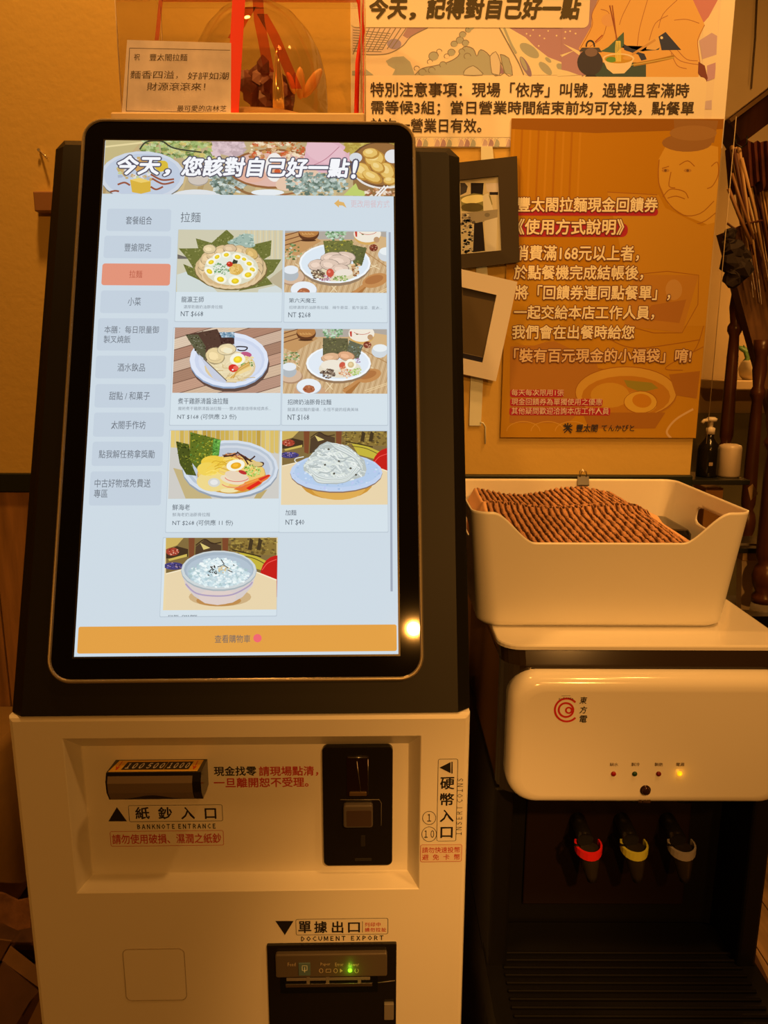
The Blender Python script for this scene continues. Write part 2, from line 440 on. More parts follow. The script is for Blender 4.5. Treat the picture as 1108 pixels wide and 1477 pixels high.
INK = (96, 106, 116); INK2 = (140, 150, 160)
# category buttons
BT = [((155, 301, 246, 334), [('套餐組合', 182, 312, 219, 324)]), ((151, 340, 246, 373), [('豐搶限定', 180, 351, 218, 363)]),
      ((148, 380, 245, 412), [('拉麵', 187, 390, 205, 401)]), ((146, 419, 243, 452), [('小菜', 185, 429, 203, 441)]),
      ((142, 459, 241, 506), [('本膳：每日限量御', 151, 470, 229, 481), ('製叉燒飯', 150, 484, 188, 495)]),
      ((139, 513, 239, 546), [('酒水飲品', 170, 524, 209, 536)]), ((138, 554, 238, 588), [('甜點 / 和菓子', 158, 565, 216, 577)]),
      ((136, 595, 236, 630), [('太閤手作坊', 161, 607, 210, 619)]), ((134, 637, 234, 672), [('點我解任務拿獎勵', 143, 649, 223, 661)]),
      ((131, 680, 232, 729), [('中古好物或免費送', 137, 691, 217, 703), ('專區', 136, 706, 155, 718)])]
for (x0, y0, x1, y1), tx in BT:
    p = Paint(SCR, .00015); on = tx[0][0] == '拉麵'
    p.rr(x0, y0, x1, y1, 4, (226, 148, 122) if on else (196, 209, 222))
    for t, a, b, c, d in tx: p.text(t, a, b, c, d, (188, 100, 78) if on else (112, 120, 130), .004, res=1)
    o = p.build('menu_button', M_screen, disp)
    if on: o['label'] = 'salmon highlighted menu button'
# header row
p = Paint(SCR, .00015)
p.poly([(482, 293.5), (489, 287.5), (489, 290.5), (496, 292), (500, 300), (494, 296.5), (489, 296.5), (489, 299.5)], (222, 178, 105)); p.flush('back_arrow', M_screen, disp)
p.text('更改用餐方式', 506, 288.5, 562, 300, (214, 190, 196), 0, res=1); p.flush('header_text', M_screen, disp)
p.text('拉麵', 261, 306, 289, 321, (110, 118, 126), .0, res=1)
p.build('header_text', M_screen, disp)
p = Paint(SCR, .00015); p.poly([(560.6, 335), (563.6, 335), (566.6, 853), (563.4, 853)], (160, 170, 186)); p.build('scroll_bar', M_screen, disp)
# cart bar
p = Paint(SCR, .00015); p.rr(113.5, 904, 572.5, 939, 3, (226, 160, 70))
p.text('查看購物車', 310, 916, 361, 927, (130, 112, 96), .008, res=1); p.ell(371.5, 920.5, 6, 6, (240, 105, 115))
p.build('cart_bar', M_screen, disp)

# --- pictures of the dishes -----------------------------------------------------------
def egg(p, x, y, r, ry=None, rot=0, yc=(228, 200, 40)):
    ry = ry or r * .8; p.ell(x, y, r, ry, (246, 244, 226), rot); p.ell(x + r * .04, y + ry * .08, r * .58, ry * .58, yc, rot); p.ell(x, y, r * .3, ry * .3, tuple(min(255, v + 18) for v in yc), rot)
def meat(p, x, y, rx, ry, rot=0, c=(218, 190, 152)):
    p.ell(x, y, rx, ry, tuple(int(v * .74) for v in c), rot, wob=.04); p.ell(x - 2, y - 2, rx * .92, ry * .9, c, rot, wob=.04)
    p.ell(x - rx * .2, y, rx * .5, ry * .45, tuple(min(255, v + 16) for v in c), rot, wob=.1)
    p.arc(x, y, rx * .7, ry * .6, 20 + rot, 190 + rot, rx * .05, tuple(int(v * .85) for v in c))
def card(pos, imgpos, view, draw, lines):
    x0, y0, x1, y1 = pos
    p = Paint(SCR, .00015); p.rr(x0 - 1, y0 - 1, x1 + 1.5, y1 + 1.2, 1.5, (188, 201, 212)); p.rr(x0 - .2, y0, x1 + .7, y1, 1.5, (213, 226, 234))
    for t, a, b, c, d, k in lines: p.text(t, a, b, c, d, INK if k else INK2, .004 if k else 0, res=1)
    c = p.build('menu_card', M_screen, disp)
    p = Paint(SCR, .0003); p.view(*view); p.setclip(*imgpos); x0, y0, x1, y1 = imgpos
    draw(p, x0, y0, x1, y1); p.build('dish_picture', M_screen, disp)

def dish1(p, x0, y0, x1, y1):
    p.rr(x0, y0, x1, y1, 0, (206, 202, 176))
    for i in range(14): p.poly([(700 + i * 26, 60), (712 + i * 26, 60), (712 + i * 26, 330), (700 + i * 26, 330)], (222, 210, 172) if i % 2 else (212, 198, 160))
    p.poly([(95, 470), (250, 420), (470, 640), (95, 640)], (208, 218, 216)); p.poly([(820, 600), (1000, 560), (1040, 640), (810, 640)], (210, 218, 216)); p.poly([(100, 290), (200, 320), (190, 330), (100, 330)], (110, 105, 100))
    p.poly([(900, 520), (1030, 420), (1030, 600)], (188, 176, 146))
    G = (110, 115, 56)
    for q in ([(400, 190), (535, 70), (600, 130), (560, 240), (440, 240)], [(262, 148), (410, 190), (400, 280), (300, 300)], [(110, 238), (320, 235), (350, 420), (250, 430), (190, 330)],
              [(150, 375), (260, 420), (380, 560), (190, 470)], [(740, 210), (935, 165), (925, 300), (840, 350)], [(850, 335), (1022, 335), (950, 450), (880, 500), (800, 460)], [(880, 480), (945, 555), (800, 585), (640, 615), (700, 560)]):
        p.leaf(q, G, 46, [(135, 138, 74), (88, 96, 40), (150, 150, 92)])
    p.leaf([(540, 180), (690, 105), (770, 110), (785, 220), (700, 245), (580, 220)], (160, 184, 172), 60, [(190, 208, 196), (120, 150, 140)], 14)
    p.ell(575, 425, 325, 185, (120, 104, 62)); p.ell(572, 415, 318, 178, (216, 188, 142))
    for a in range(150, 395, 20):
        t = math.radians(a); meat(p, 572 + 245 * math.cos(t), 400 + 150 * math.sin(t), 64, 50, a + 90, (220, 192, 146))
    for a in range(40, 150, 16):
        t = math.radians(a); p.ell(572 + 285 * math.cos(t), 400 + 165 * math.sin(t), 70, 34, (226, 200, 158), a - 90); p.ell(572 + 278 * math.cos(t), 394 + 158 * math.sin(t), 62, 26, (212, 182, 134), a - 90)
    meat(p, 385, 245, 60, 42, 0, (226, 205, 160)); meat(p, 565, 240, 62, 40, 5); meat(p, 760, 285, 62, 46, 40, (214, 180, 110))
    p.ell(578, 415, 240, 150, (222, 220, 196)); p.ell(578, 405, 200, 112, (228, 232, 218))
    p.specks(inell(490, 420, 80, 55), (400, 350, 580, 480), 130, [(110, 160, 100), (170, 200, 160), (90, 135, 100), (220, 235, 220)], 11)
    p.ell(620, 425, 62, 52, (222, 180, 90), 0, wob=.08)
    for i in range(16): p.curve([(570 + rnd.uniform(-10, 90), 380 + rnd.uniform(0, 30)), (600 + rnd.uniform(-30, 50), 430), (610 + rnd.uniform(-50, 60), 460)], 5, rnd.choice([(236, 200, 120), (205, 160, 60)]), 3)
    p.poly([(600, 330), (636, 345), (630, 372), (580, 378)], (60, 66, 50))
    for x, y, r, ro in ((450, 312, 40, -30), (532, 293, 40, -10), (632, 312, 46, 12), (397, 358, 44, -20), (690, 332, 34, 20), (735, 372, 42, 15), (763, 424, 42, 25), (382, 440, 48, 35), (725, 470, 54, -10), (480, 510, 56, 10), (610, 525, 58, -5)): egg(p, x, y, r, r * .72, ro)
    p.ell(563, 378, 28, 24, (196, 52, 34)); p.ell(556, 370, 9, 6, (235, 130, 100))
    p.ell(570, 660, 0.1, 0.1, (0, 0, 0))

def mat_scene(p, x0, y0, x1, y1, dy, k2):
    p.rr(x0, y0, x1, y1, 0, (204, 172, 128))
    p.poly([(x0, y0), (x1, y0), (x1, y0 + 75), (x0, y0 + 75)], (176, 168, 158))
    for i in range(60): p.line([(x0 - 200 + i * 24, y1), (x0 - 60 + i * 24, y0 + 120)], 6, (184, 146, 100) if i % 2 else (222, 192, 150), False)
    p.poly([(x0, y0 + 20), (x0 + 200, y0), (x0 + 320, y0 + 90), (x0 + 100, y0 + 220), (x0, y0 + 180)], (196, 150, 98))
    for i in range(3): p.line([(x0 - 10, y0 + 45 + i * 42), (x0 + 190, y0 - 15 + i * 42)], 9, (120, 76, 48))
    p.poly([(x0 + 620, y0 + 100), (x0 + 760, y0 + 90), (x1 + 10, y0 + 290), (x1 + 10, y0 + 60), (x0 + 620, y0)], (212, 178, 130)); p.line([(x0 + 690, y0 + 170), (x1 + 10, y0 + 325)], 8, (176, 132, 84))
    p.ell(x0 + 210, y0 + 10 + dy, 92, 70, (98, 58, 34)); p.ell(x0 + 210, y0 + dy - 4, 88, 52, (182, 126, 70)); p.ell(x0 + 205, y0 + dy + 74, 70, 10, (80, 48, 30))
    for i in range(8): p.line([(x0 + 150 + i * 14, y0 + 6 + dy + 8 * (i % 2)), (x0 + 160 + i * 14, y0 + 24 + dy)], 5, (230, 180, 110))
    p.specks(inell(x0 + 460, y0 + 30, 95, 55), (x0 + 360, y0, x0 + 560, y0 + 85), 90, [(120, 160, 110), (170, 205, 165), (90, 130, 90), (200, 220, 200)], 15)
    p.ell(x0 + 730, y0 + 32 + dy, 120, 82, (214, 170, 96)); p.ell(x0 + 730, y0 + 14 + dy, 122, 78, (240, 232, 216)); p.poly([(x0 + 618, y0 + dy - 5), (x0 + 640, y0 + dy - 8), (x0 + 640, y0 + 44 + dy), (x0 + 625, y0 + 40 + dy)], (196, 70, 56))
    p.ell(x0 + 690, y0 + 20 + dy, 12, 6, (90, 130, 80)); p.arc(x0 + 735, y0 - 12 + dy, 80, 34, 20, 160, 5, (196, 90, 70)); p.ell(x0 + 812, y0 + 78, 26, 26, (190, 150, 110)); p.ell(x0 + 785, y0 + 150, 38, 32, (132, 62, 44)); p.specks(inell(x0 + 785, y0 + 150, 32, 26), (x0 + 750, y0 + 120, x0 + 820, y0 + 180), 24, [(200, 150, 120), (90, 34, 24)], 8)
    p.ell(x0 + 900, y0 + 210, 75, 62, (208, 216, 222)); p.ell(x0 + 905, y0 + 180, 68, 36, (232, 238, 240))
    p.specks(inell(x0 + 60, y0 + 190 + 90 * k2, 90, 70), (x0, y0 + 120, x0 + 160, y0 + 330), 80, [(110, 140, 80), (160, 180, 120), (90, 110, 60), (220, 214, 190)], 14)
    p.ell(x0 + 70, y0 + 420 + 30 * k2, 110, 66, (176, 140, 110)); p.ell(x0 + 60, y0 + 408 + 30 * k2, 108, 64, (214, 184, 156))
    p.ell(x0 + 50, y0 + 390 + 10 * k2, 70, 56, (178, 186, 192)); p.ell(x0 + 52, y0 + 345 + 10 * k2, 66, 38, (228, 234, 240))
    if k2: p.poly([(x0 + 100, y0 + 560), (x0 + 250, y0 + 470), (x0 + 430, y0 + 600), (x0 + 420, y0 + 640), (x0 + 90, y0 + 640)], (206, 164, 126))
    p.ell(x0 + 165 + 70 * k2, y0 + 525 + 20 * k2, 118, 76, (178, 188, 200)); p.ell(x0 + 165 + 70 * k2, y0 + 520 + 20 * k2, 114, 72, (232, 238, 244)); p.ell(x0 + 165 + 70 * k2, y0 + 545 + 20 * k2, 56, 38, (176, 104, 68), wob=.06); p.specks(inell(x0 + 165 + 70 * k2, y0 + 545 + 20 * k2, 44, 28), (x0 + 100, y0 + 500, x0 + 300, y0 + 620), 50, [(206, 140, 96), (140, 70, 40)], 9)
    p.poly([(x0 + 560, y0 + 560), (x0 + 700, y0 + 480), (x0 + 720, y0 + 500), (x0 + 640, y0 + 600), (x0 + 600, y0 + 640)], (172, 116, 62))
    p.ell(x0 + 800, y0 + 440, 118, 60, (196, 140, 84), -16); p.ell(x0 + 790, y0 + 432, 84, 36, (176, 116, 66), -16); p.curve([(x0 + 720, y0 + 470), (x0 + 640, y0 + 530), (x0 + 560, y0 + 590)], 30, (196, 140, 84))
    for q in ((0, 0), (14, 14)): p.line([(x0 + 760 + q[0], y0 + 580 + q[1]), (x1 + 10, y0 + 505 + q[1])], 7, (232, 206, 160))
    for a, b in (((390, 460), (460, 540)), ((480, 455), (390, 560)), ((90, 290), (150, 330)), ((700, 350), (820, 300)), ((760, 300), (840, 340))): p.line([(x0 + a[0], y0 + a[1] + 30 * k2), (x0 + b[0], y0 + b[1] + 30 * k2)], 7, (236, 216, 176))
def dish2(p, x0, y0, x1, y1):
    mat_scene(p, x0, y0, x1, y1, 10, 0)
    p.ell(512, 382, 318, 190, (150, 126, 100)); p.ell(512, 370, 318, 176, (240, 246, 250)); p.ell(512, 368, 300, 160, (220, 232, 242))
    N = [(104, 108, 62), (140, 140, 70), (80, 86, 44)]
    p.leaf([(408, 170), (668, 168), (680, 300), (600, 330), (428, 300)], (112, 114, 60), 120, N + [(180, 170, 60)]); p.leaf([(672, 205), (796, 235), (752, 390), (690, 400), (650, 300)], (96, 100, 58), 70, N)
    p.ell(512, 440, 215, 90, (226, 214, 184))
    for x, y, a, b, r in ((610, 310, 90, 44, 10), (480, 320, 100, 50, -8), (560, 345, 100, 50, 8), (350, 385, 78, 50, -8), (470, 385, 92, 52, 10), (560, 420, 80, 44, 0)): meat(p, x, y, a, b, r, (222, 198, 180))
    p.specks(inell(690, 420, 52, 60), (630, 350, 750, 480), 60, [(196, 150, 100), (230, 196, 150), (150, 100, 60)], 13)
    p.specks(inell(360, 470, 62, 40), (290, 430, 430, 520), 60, [(110, 90, 70), (150, 120, 90), (80, 60, 50)], 12); p.specks(inell(430, 505, 50, 26), (370, 470, 490, 530), 50, [(180, 120, 150), (220, 200, 210), (130, 70, 100)], 10)
    p.ell(590, 455, 80, 34, (236, 226, 212), -5); p.specks(inell(570, 505, 75, 26), (490, 470, 650, 535), 60, [(140, 170, 90), (180, 200, 130), (110, 140, 60)], 11)
    p.ell(470, 455, 34, 38, (206, 86, 66)); p.ell(462, 445, 12, 12, (232, 140, 120))
def dish4(p, x0, y0, x1, y1):
    mat_scene(p, x0, y0, x1, y1, 30, 1)
    p.ell(576, 440, 305, 168, (150, 120, 90)); p.ell(576, 420, 305, 166, (242, 247, 250)); p.ell(576, 418, 286, 150, (224, 234, 244))
    N = [(104, 100, 72), (130, 128, 80), (76, 76, 50)]
    p.leaf([(430, 180), (664, 185), (672, 300), (600, 345), (428, 380)], (98, 96, 66), 110, N); p.leaf([(676, 200), (808, 250), (764, 380), (700, 370), (660, 300)], (100, 104, 84), 70, N + [(140, 160, 150)])
    p.ell(590, 470, 200, 85, (230, 222, 202))
    meat(p, 500, 365, 90, 44, -8, (220, 178, 140)); meat(p, 650, 350, 80, 44, 10, (222, 170, 130)); p.ell(520, 435, 110, 50, (238, 230, 214))
    p.specks(inell(480, 515, 70, 44), (410, 470, 560, 560), 90, [(110, 90, 76), (70, 54, 46), (160, 140, 120)], 13); p.ell(614, 440, 32, 34, (206, 92, 70)); p.specks(inell(640, 500, 60, 60), (570, 440, 700, 560), 70, [(226, 160, 120), (200, 130, 90), (240, 200, 160)], 10)
    p.specks(inell(750, 400, 34, 26), (710, 370, 790, 430), 30, [(150, 110, 150), (190, 160, 190)], 9); p.specks(inell(730, 490, 60, 40), (660, 440, 800, 530), 60, [(160, 190, 100), (200, 215, 140)], 11)
    egg(p, 690, 428, 52, 50, 0, (214, 190, 140))
def dish3(p, x0, y0, x1, y1):
    p.rr(x0, y0, x1, y1, 0, (196, 168, 146))
    cs = [(212, 184, 156), (186, 148, 128), (222, 200, 176), (176, 134, 112), (206, 178, 156), (168, 130, 108), (196, 156, 132)]
    for i in range(12):
        y = -260 + i * 105; p.poly([(40, y + 250), (1110, y - 60), (1110, y + 40), (40, y + 352)], cs[i % 7]); p.line([(40, y + 352), (1110, y + 40)], 7, (110, 76, 62))
        for q in range(5): yy = y + 255 + q * 20; p.line([(40, yy), (1110, yy - 308 + rnd.uniform(-8, 8))], 2.5, tuple(int(v * .88) for v in cs[i % 7]))
    p.ell(600, 425, 372, 262, (96, 74, 66)); p.ell(590, 400, 370, 258, (150, 170, 200)); p.ell(590, 385, 370, 256, (222, 230, 246)); p.ell(596, 388, 330, 220, (204, 214, 236)); p.ell(602, 395, 300, 196, (214, 222, 240))
    p.ell(600, 450, 240, 150, (222, 200, 156)); p.ell(600, 440, 226, 135, (232, 216, 176))
    for i in range(40): x = rnd.uniform(440, 740); y = rnd.uniform(400, 560); p.curve([(x, y), (x + rnd.uniform(-30, 60), y + 30), (x + rnd.uniform(-40, 120), y + rnd.uniform(-10, 50))], 7, rnd.choice([(240, 228, 188), (206, 182, 130), (226, 208, 160)]), 3)
    N = [(90, 84, 66), (50, 42, 34), (130, 128, 110)]
    p.leaf([(180, 150), (350, 120), (480, 96), (560, 270), (370, 400), (300, 340)], (84, 60, 50), 60, [(70, 50, 40), (98, 74, 60)]); p.leaf([(180, 150), (300, 150), (370, 260), (370, 395), (300, 340)], (92, 92, 66), 110, N); p.leaf([(490, 130), (640, 130), (640, 240), (520, 260)], (70, 46, 42), 30); p.leaf([(500, 128), (640, 126), (636, 176), (520, 178)], (130, 160, 180), 40, [(90, 130, 160), (190, 205, 220)], 10)
    p.poly([(300, 330), (350, 370), (570, 590), (540, 600), (440, 560)], (200, 206, 224)); p.line([(350, 375), (570, 585)], 9, (110, 100, 80))
    meat(p, 460, 350, 92, 80, 15, (230, 208, 156)); meat(p, 570, 290, 90, 56, -6, (232, 214, 170)); p.ell(580, 300, 44, 26, (240, 232, 200))
    p.curve([(655, 265), (700, 262), (760, 270), (745, 295), (700, 300), (670, 290)], 12, (44, 34, 36)); p.ell(752, 335, 52, 24, (190, 92, 130), 10); p.specks(inell(770, 390, 60, 44), (700, 340, 840, 440), 50, [(236, 216, 150), (220, 190, 90), (240, 230, 180)], 12)
    p.specks(inell(770, 440, 64, 32), (700, 400, 840, 480), 100, [(70, 120, 50), (120, 160, 80), (50, 90, 40), (150, 190, 110)], 9)
    for i in range(7): p.curve([(570 + i * 10, 560), (680, 520 - i * 8), (800 - i * 4, 470 - i * 10)], 12, rnd.choice([(226, 190, 110), (240, 214, 150), (206, 160, 80)]))
    egg(p, 670, 380, 72, 56, -8, (238, 210, 50)); p.ell(630, 465, 46, 36, (212, 50, 40), wob=.05); p.ell(655, 462, 26, 20, (236, 110, 90)); p.ell(626, 480, 8, 8, (250, 250, 250))
def dish5(p, x0, y0, x1, y1):
    p.rr(x0, y0, x1, y1, 0, (200, 196, 180))
    for i in range(26): p.poly([(x0 + i * 40, y0), (x0 + i * 40 + 36, y0), (x0 + i * 40 + 34, y0 + 215), (x0 + i * 40, y0 + 190)], rnd.choice([(206, 176, 84), (218, 190, 104), (192, 158, 66), (226, 200, 118)]))
    p.poly([(x0 - 10, y0 + 150), (x1 + 5, y0 + 205), (x1 + 5, y1), (x0 - 30, y1)], (206, 204, 198)); p.poly([(x0 + 20, 400), (x0 + 140, 430), (470, 672), (x0 + 130, 672)], (196, 178, 128)); p.poly([(870, 620), (930, 600), (960, 590), (900, 672), (840, 672)], (190, 168, 110))
    p.leaf([(148, 165), (262, 190), (300, 400), (330, 470), (240, 460), (180, 360)], (74, 84, 30), 120, [(110, 122, 40), (40, 52, 18), (140, 140, 50)])
    p.ell(630, 418, 428, 258, (150, 162, 176)); p.ell(630, 405, 425, 252, (212, 222, 234)); p.ell(635, 402, 395, 226, (184, 196, 210)); p.ell(640, 405, 370, 206, (208, 216, 226)); p.ell(640, 410, 345, 190, (190, 200, 214))
    p.leaf([(148, 165), (262, 190), (300, 400), (330, 470), (240, 460), (180, 360)], (74, 84, 30), 120, [(110, 122, 40), (40, 52, 18), (140, 140, 50)])
    p.leaf([(275, 82), (545, 150), (530, 290), (370, 360), (350, 430), (270, 330)], (96, 112, 34), 220, [(130, 146, 50), (64, 80, 24), (180, 170, 50), (90, 140, 60)]); p.leaf([(480, 140), (545, 152), (528, 285), (470, 300)], (96, 160, 66), 60, [(130, 196, 90), (60, 110, 40)])
    p.ell(640, 460, 305, 170, (206, 160, 70)); p.ell(640, 452, 298, 160, (236, 202, 112)); p.ell(480, 520, 150, 90, (238, 216, 140)); p.ell(620, 600, 80, 20, (240, 226, 170)); p.ell(480, 350, 110, 60, (238, 202, 70)); p.ell(430, 410, 95, 60, (240, 210, 90))
    for i in range(26): x = rnd.uniform(400, 620); y = rnd.uniform(310, 470); p.curve([(x, y), (x + rnd.uniform(30, 80), y - rnd.uniform(10, 40)), (x + rnd.uniform(70, 160), y + rnd.uniform(-10, 20))], 7, rnd.choice([(250, 224, 110), (214, 170, 50), (244, 206, 80)]), 3)
    p.ell(486, 530, 54, 40, (214, 214, 208)); p.ell(486, 528, 34, 24, (232, 232, 232))
    for i in range(12): x = 560 + i * 14; p.line([(x, 280 + rnd.uniform(-15, 25)), (x + 60, 270 + rnd.uniform(-20, 60))], 9, rnd.choice([(180, 100, 60), (210, 140, 80), (120, 70, 40)]))
    for q in ([(690, 258), (750, 310), (790, 370)], [(740, 300), (800, 330), (850, 295)], [(760, 300), (830, 350), (920, 355), (900, 385), (800, 375)], [(690, 270), (640, 290), (570, 300)]): p.curve(q, 13, (70, 44, 40))
    p.ell(860, 365, 60, 22, (222, 196, 130), 5); p.specks(inell(830, 425, 78, 50), (740, 370, 920, 480), 130, [(130, 190, 70), (90, 150, 50), (190, 214, 110), (220, 230, 150)], 11)
    p.poly([(660, 590), (760, 530), (960, 460), (990, 466), (960, 500), (860, 560), (740, 610)], (232, 120, 50)); p.poly([(770, 580), (880, 515), (910, 535), (800, 598)], (226, 40, 30)); p.poly([(880, 500), (975, 458), (985, 470), (900, 515)], (214, 50, 40)); p.line([(720, 560), (880, 500)], 16, (240, 160, 70))
    p.ell(650, 505, 110, 40, (236, 220, 190), 12); p.ell(690, 475, 110, 42, (232, 212, 186), 15); p.arc(690, 478, 108, 44, 20, 170, 7, (226, 120, 110)); p.arc(660, 530, 110, 44, 10, 160, 7, (230, 130, 110)); p.ell(740, 440, 38, 16, (190, 50, 50), 20)
    egg(p, 677, 377, 82, 50, -10, (232, 172, 40))
def backdrop(p, x0, y0, x1, y1, yb):
    p.rr(x0, y0, x1, y1, 0, (234, 214, 170)); W = x1 - x0
    p.poly([(x0, y0), (x1, y0), (x1, yb + 40), (x0, yb + 10)], (130, 108, 62))
    p.poly([(x0, y0), (x0 + .16 * W, y0), (x0 + .1 * W, y0 + 60), (x0, y0 + 90)], (206, 178, 96)); p.poly([(x0, y0 + 110), (x0 + .1 * W, y0 + 66), (x0 + .2 * W, y0 + 90), (x0 + .2 * W, y0 + 150), (x0, y0 + 165)], (66, 50, 34))
    p.ell(x0 + .06 * W, y0 + 110, .06 * W, 32, (172, 70, 50)); p.specks(inell(x0 + .06 * W, y0 + 110, .055 * W, 28), (x0, y0 + 80, x0 + .13 * W, y0 + 140), 40, [(230, 170, 140), (120, 40, 30)], 7)
    p.poly([(x0 + .02 * W, y0 + 170), (x0 + .19 * W, y0 + 128), (x0 + .19 * W, y0 + 150), (x0 + .03 * W, y0 + 185)], (206, 184, 90)); p.ell(x0 + .07 * W, y0 + 225, .09 * W, 30, (70, 64, 120)); p.specks(inell(x0 + .07 * W, y0 + 225, .08 * W, 26), (x0, y0 + 195, x0 + .17 * W, y0 + 255), 50, [(110, 100, 180), (40, 36, 80), (180, 150, 160)], 8)
    for fx in (.205, .51, ): p.poly([(x0 + fx * W, y0), (x0 + (fx + .055) * W, y0), (x0 + (fx + .045) * W, y0 + 215), (x0 + (fx + .005) * W, y0 + 200)], (126, 72, 44))
    p.poly([(x0 + .27 * W, y0 + 70), (x0 + .35 * W, y0 + 15), (x0 + .5 * W, y0 + 60), (x0 + .5 * W, y0 + 150), (x0 + .26 * W, y0 + 210)], (80, 62, 44)); p.poly([(x0 + .31 * W, y0 + 40), (x0 + .34 * W, y0 + 95), (x0 + .4 * W, y0 + 80)], (220, 200, 120)); p.curve([(x0 + .27 * W, y0 + 60), (x0 + .35 * W, y0 + 12), (x0 + .42 * W, y0 + 45), (x0 + .5 * W, y0 + 35)], 9, (60, 44, 30))
    p.poly([(x0 + .6 * W, y0), (x1, y0), (x1, y0 + 140), (x0 + .7 * W, y0 + 130), (x0 + .58 * W, y0 + 80)], (140, 116, 56)); p.specks(lambda x, y: True, (x0 + .57 * W, y0, x1, y0 + 130), 110, [(170, 146, 70), (110, 88, 40), (90, 76, 44)], 13)
    for fx in (.74, .82): p.poly([(x0 + fx * W, y0 + 95), (x0 + (fx + .02) * W, y0), (x0 + (fx + .05) * W, y0 + 20), (x0 + (fx + .035) * W, y0 + 100)], (66, 54, 34))
    p.poly([(x0 + .66 * W, y0 + 118), (x0 + .78 * W, y0 + 130), (x0 + .92 * W, y0 + 190), (x0 + .98 * W, y0 + 290), (x0 + .72 * W, y0 + 220)], (196, 180, 62)); p.curve([(x0 + .66 * W, y0 + 140), (x0 + .8 * W, y0 + 165), (x0 + .95 * W, y0 + 235)], 7, (90, 80, 36)); p.line([(x0 + .6 * W, y0 + 95), (x0 + .86 * W, y0 + 150)], 10, (56, 46, 26))
    p.ell(x1 + 10, yb + 20, .16 * W, .19 * W, (196, 30, 26)); p.curve([(x1 - .13 * W, yb - 30), (x1 - .08 * W, yb - 85), (x1, yb - 115)], 6, (240, 90, 80))
    p.poly([(x0, yb), (x0 + .2 * W, yb - 45), (x0 + .75 * W, yb - 40), (x1, yb + 45), (x1, y1), (x0, y1)], (232, 212, 172)); p.line([(x0, yb), (x0 + .2 * W, yb - 45)], 9, (246, 232, 200)); p.line([(x0 + .8 * W, yb - 20), (x1, yb + 50)], 9, (248, 236, 206))
def dish6(p, x0, y0, x1, y1):
    backdrop(p, x0, y0, x1, y1, 405)
    p.ell(560, 560, 340, 160, (206, 150, 60)); p.ell(575, 600, 260, 125, (222, 172, 84)); p.ell(555, 478, 434, 182, (140, 112, 96)); p.ell(555, 468, 434, 180, (192, 210, 238)); p.ell(560, 455, 400, 150, (180, 204, 234))
    p.specks(inell(555, 468, 420, 168), (140, 300, 980, 640), 160, [(206, 222, 242), (164, 190, 226), (190, 200, 240)], 12)
    body = [(245, 400), (330, 290), (400, 210), (470, 175), (560, 200), (660, 215), (740, 280), (820, 350), (840, 440), (820, 500), (700, 540), (560, 578), (450, 572), (330, 500), (250, 450)]
    p.poly(body, (186, 194, 190)); s2 = [(215, 224, 222), (196, 206, 206), (232, 238, 234), (178, 188, 188), (222, 230, 222)]
    for i in range(380):
        x = rnd.uniform(270, 780); y = rnd.uniform(205, 520)
        if not inpoly(x, y, body): continue
        a = rnd.uniform(-.3, .9) + (x - 540) * .0022; L = rnd.uniform(40, 90); b = rnd.uniform(-26, 26)
        q = [(x - L * math.cos(a), y - L * math.sin(a)), (x + b * .5, y + b + 12), (x + L * math.cos(a), y + L * math.sin(a))]
        if inpoly(*q[0], body) and inpoly(*q[2], body): p.curve(q, 12, rnd.choice(s2), 5)
    for i in range(9): p.curve([(262 + i * 8, 395 + i * 12), (380, 480 + i * 10), (520, 520 + i * 6), (660, 500 + i * 6), (710 + i * 10, 430)], 11, s2[i % 5], 6)
    for i in range(7): p.curve([(300 + i * 10, 330 - i * 12), (420 + i * 8, 215 - i * 4), (560, 200 + i * 8), (700 + i * 5, 270 + i * 12), (800, 400 + i * 9)], 10, s2[(i + 2) % 5], 6)
    p.curve([(250, 320), (180, 335), (165, 355), (180, 372)], 8, (232, 236, 230)); p.curve([(570, 215), (610, 208), (630, 225)], 8, (226, 230, 226))
    for x, y in ((485, 250), (580, 362), (690, 428), (450, 395), (535, 478), (740, 490), (345, 268)): p.ell(x, y, 11, 9, (80, 76, 64), wob=.3)
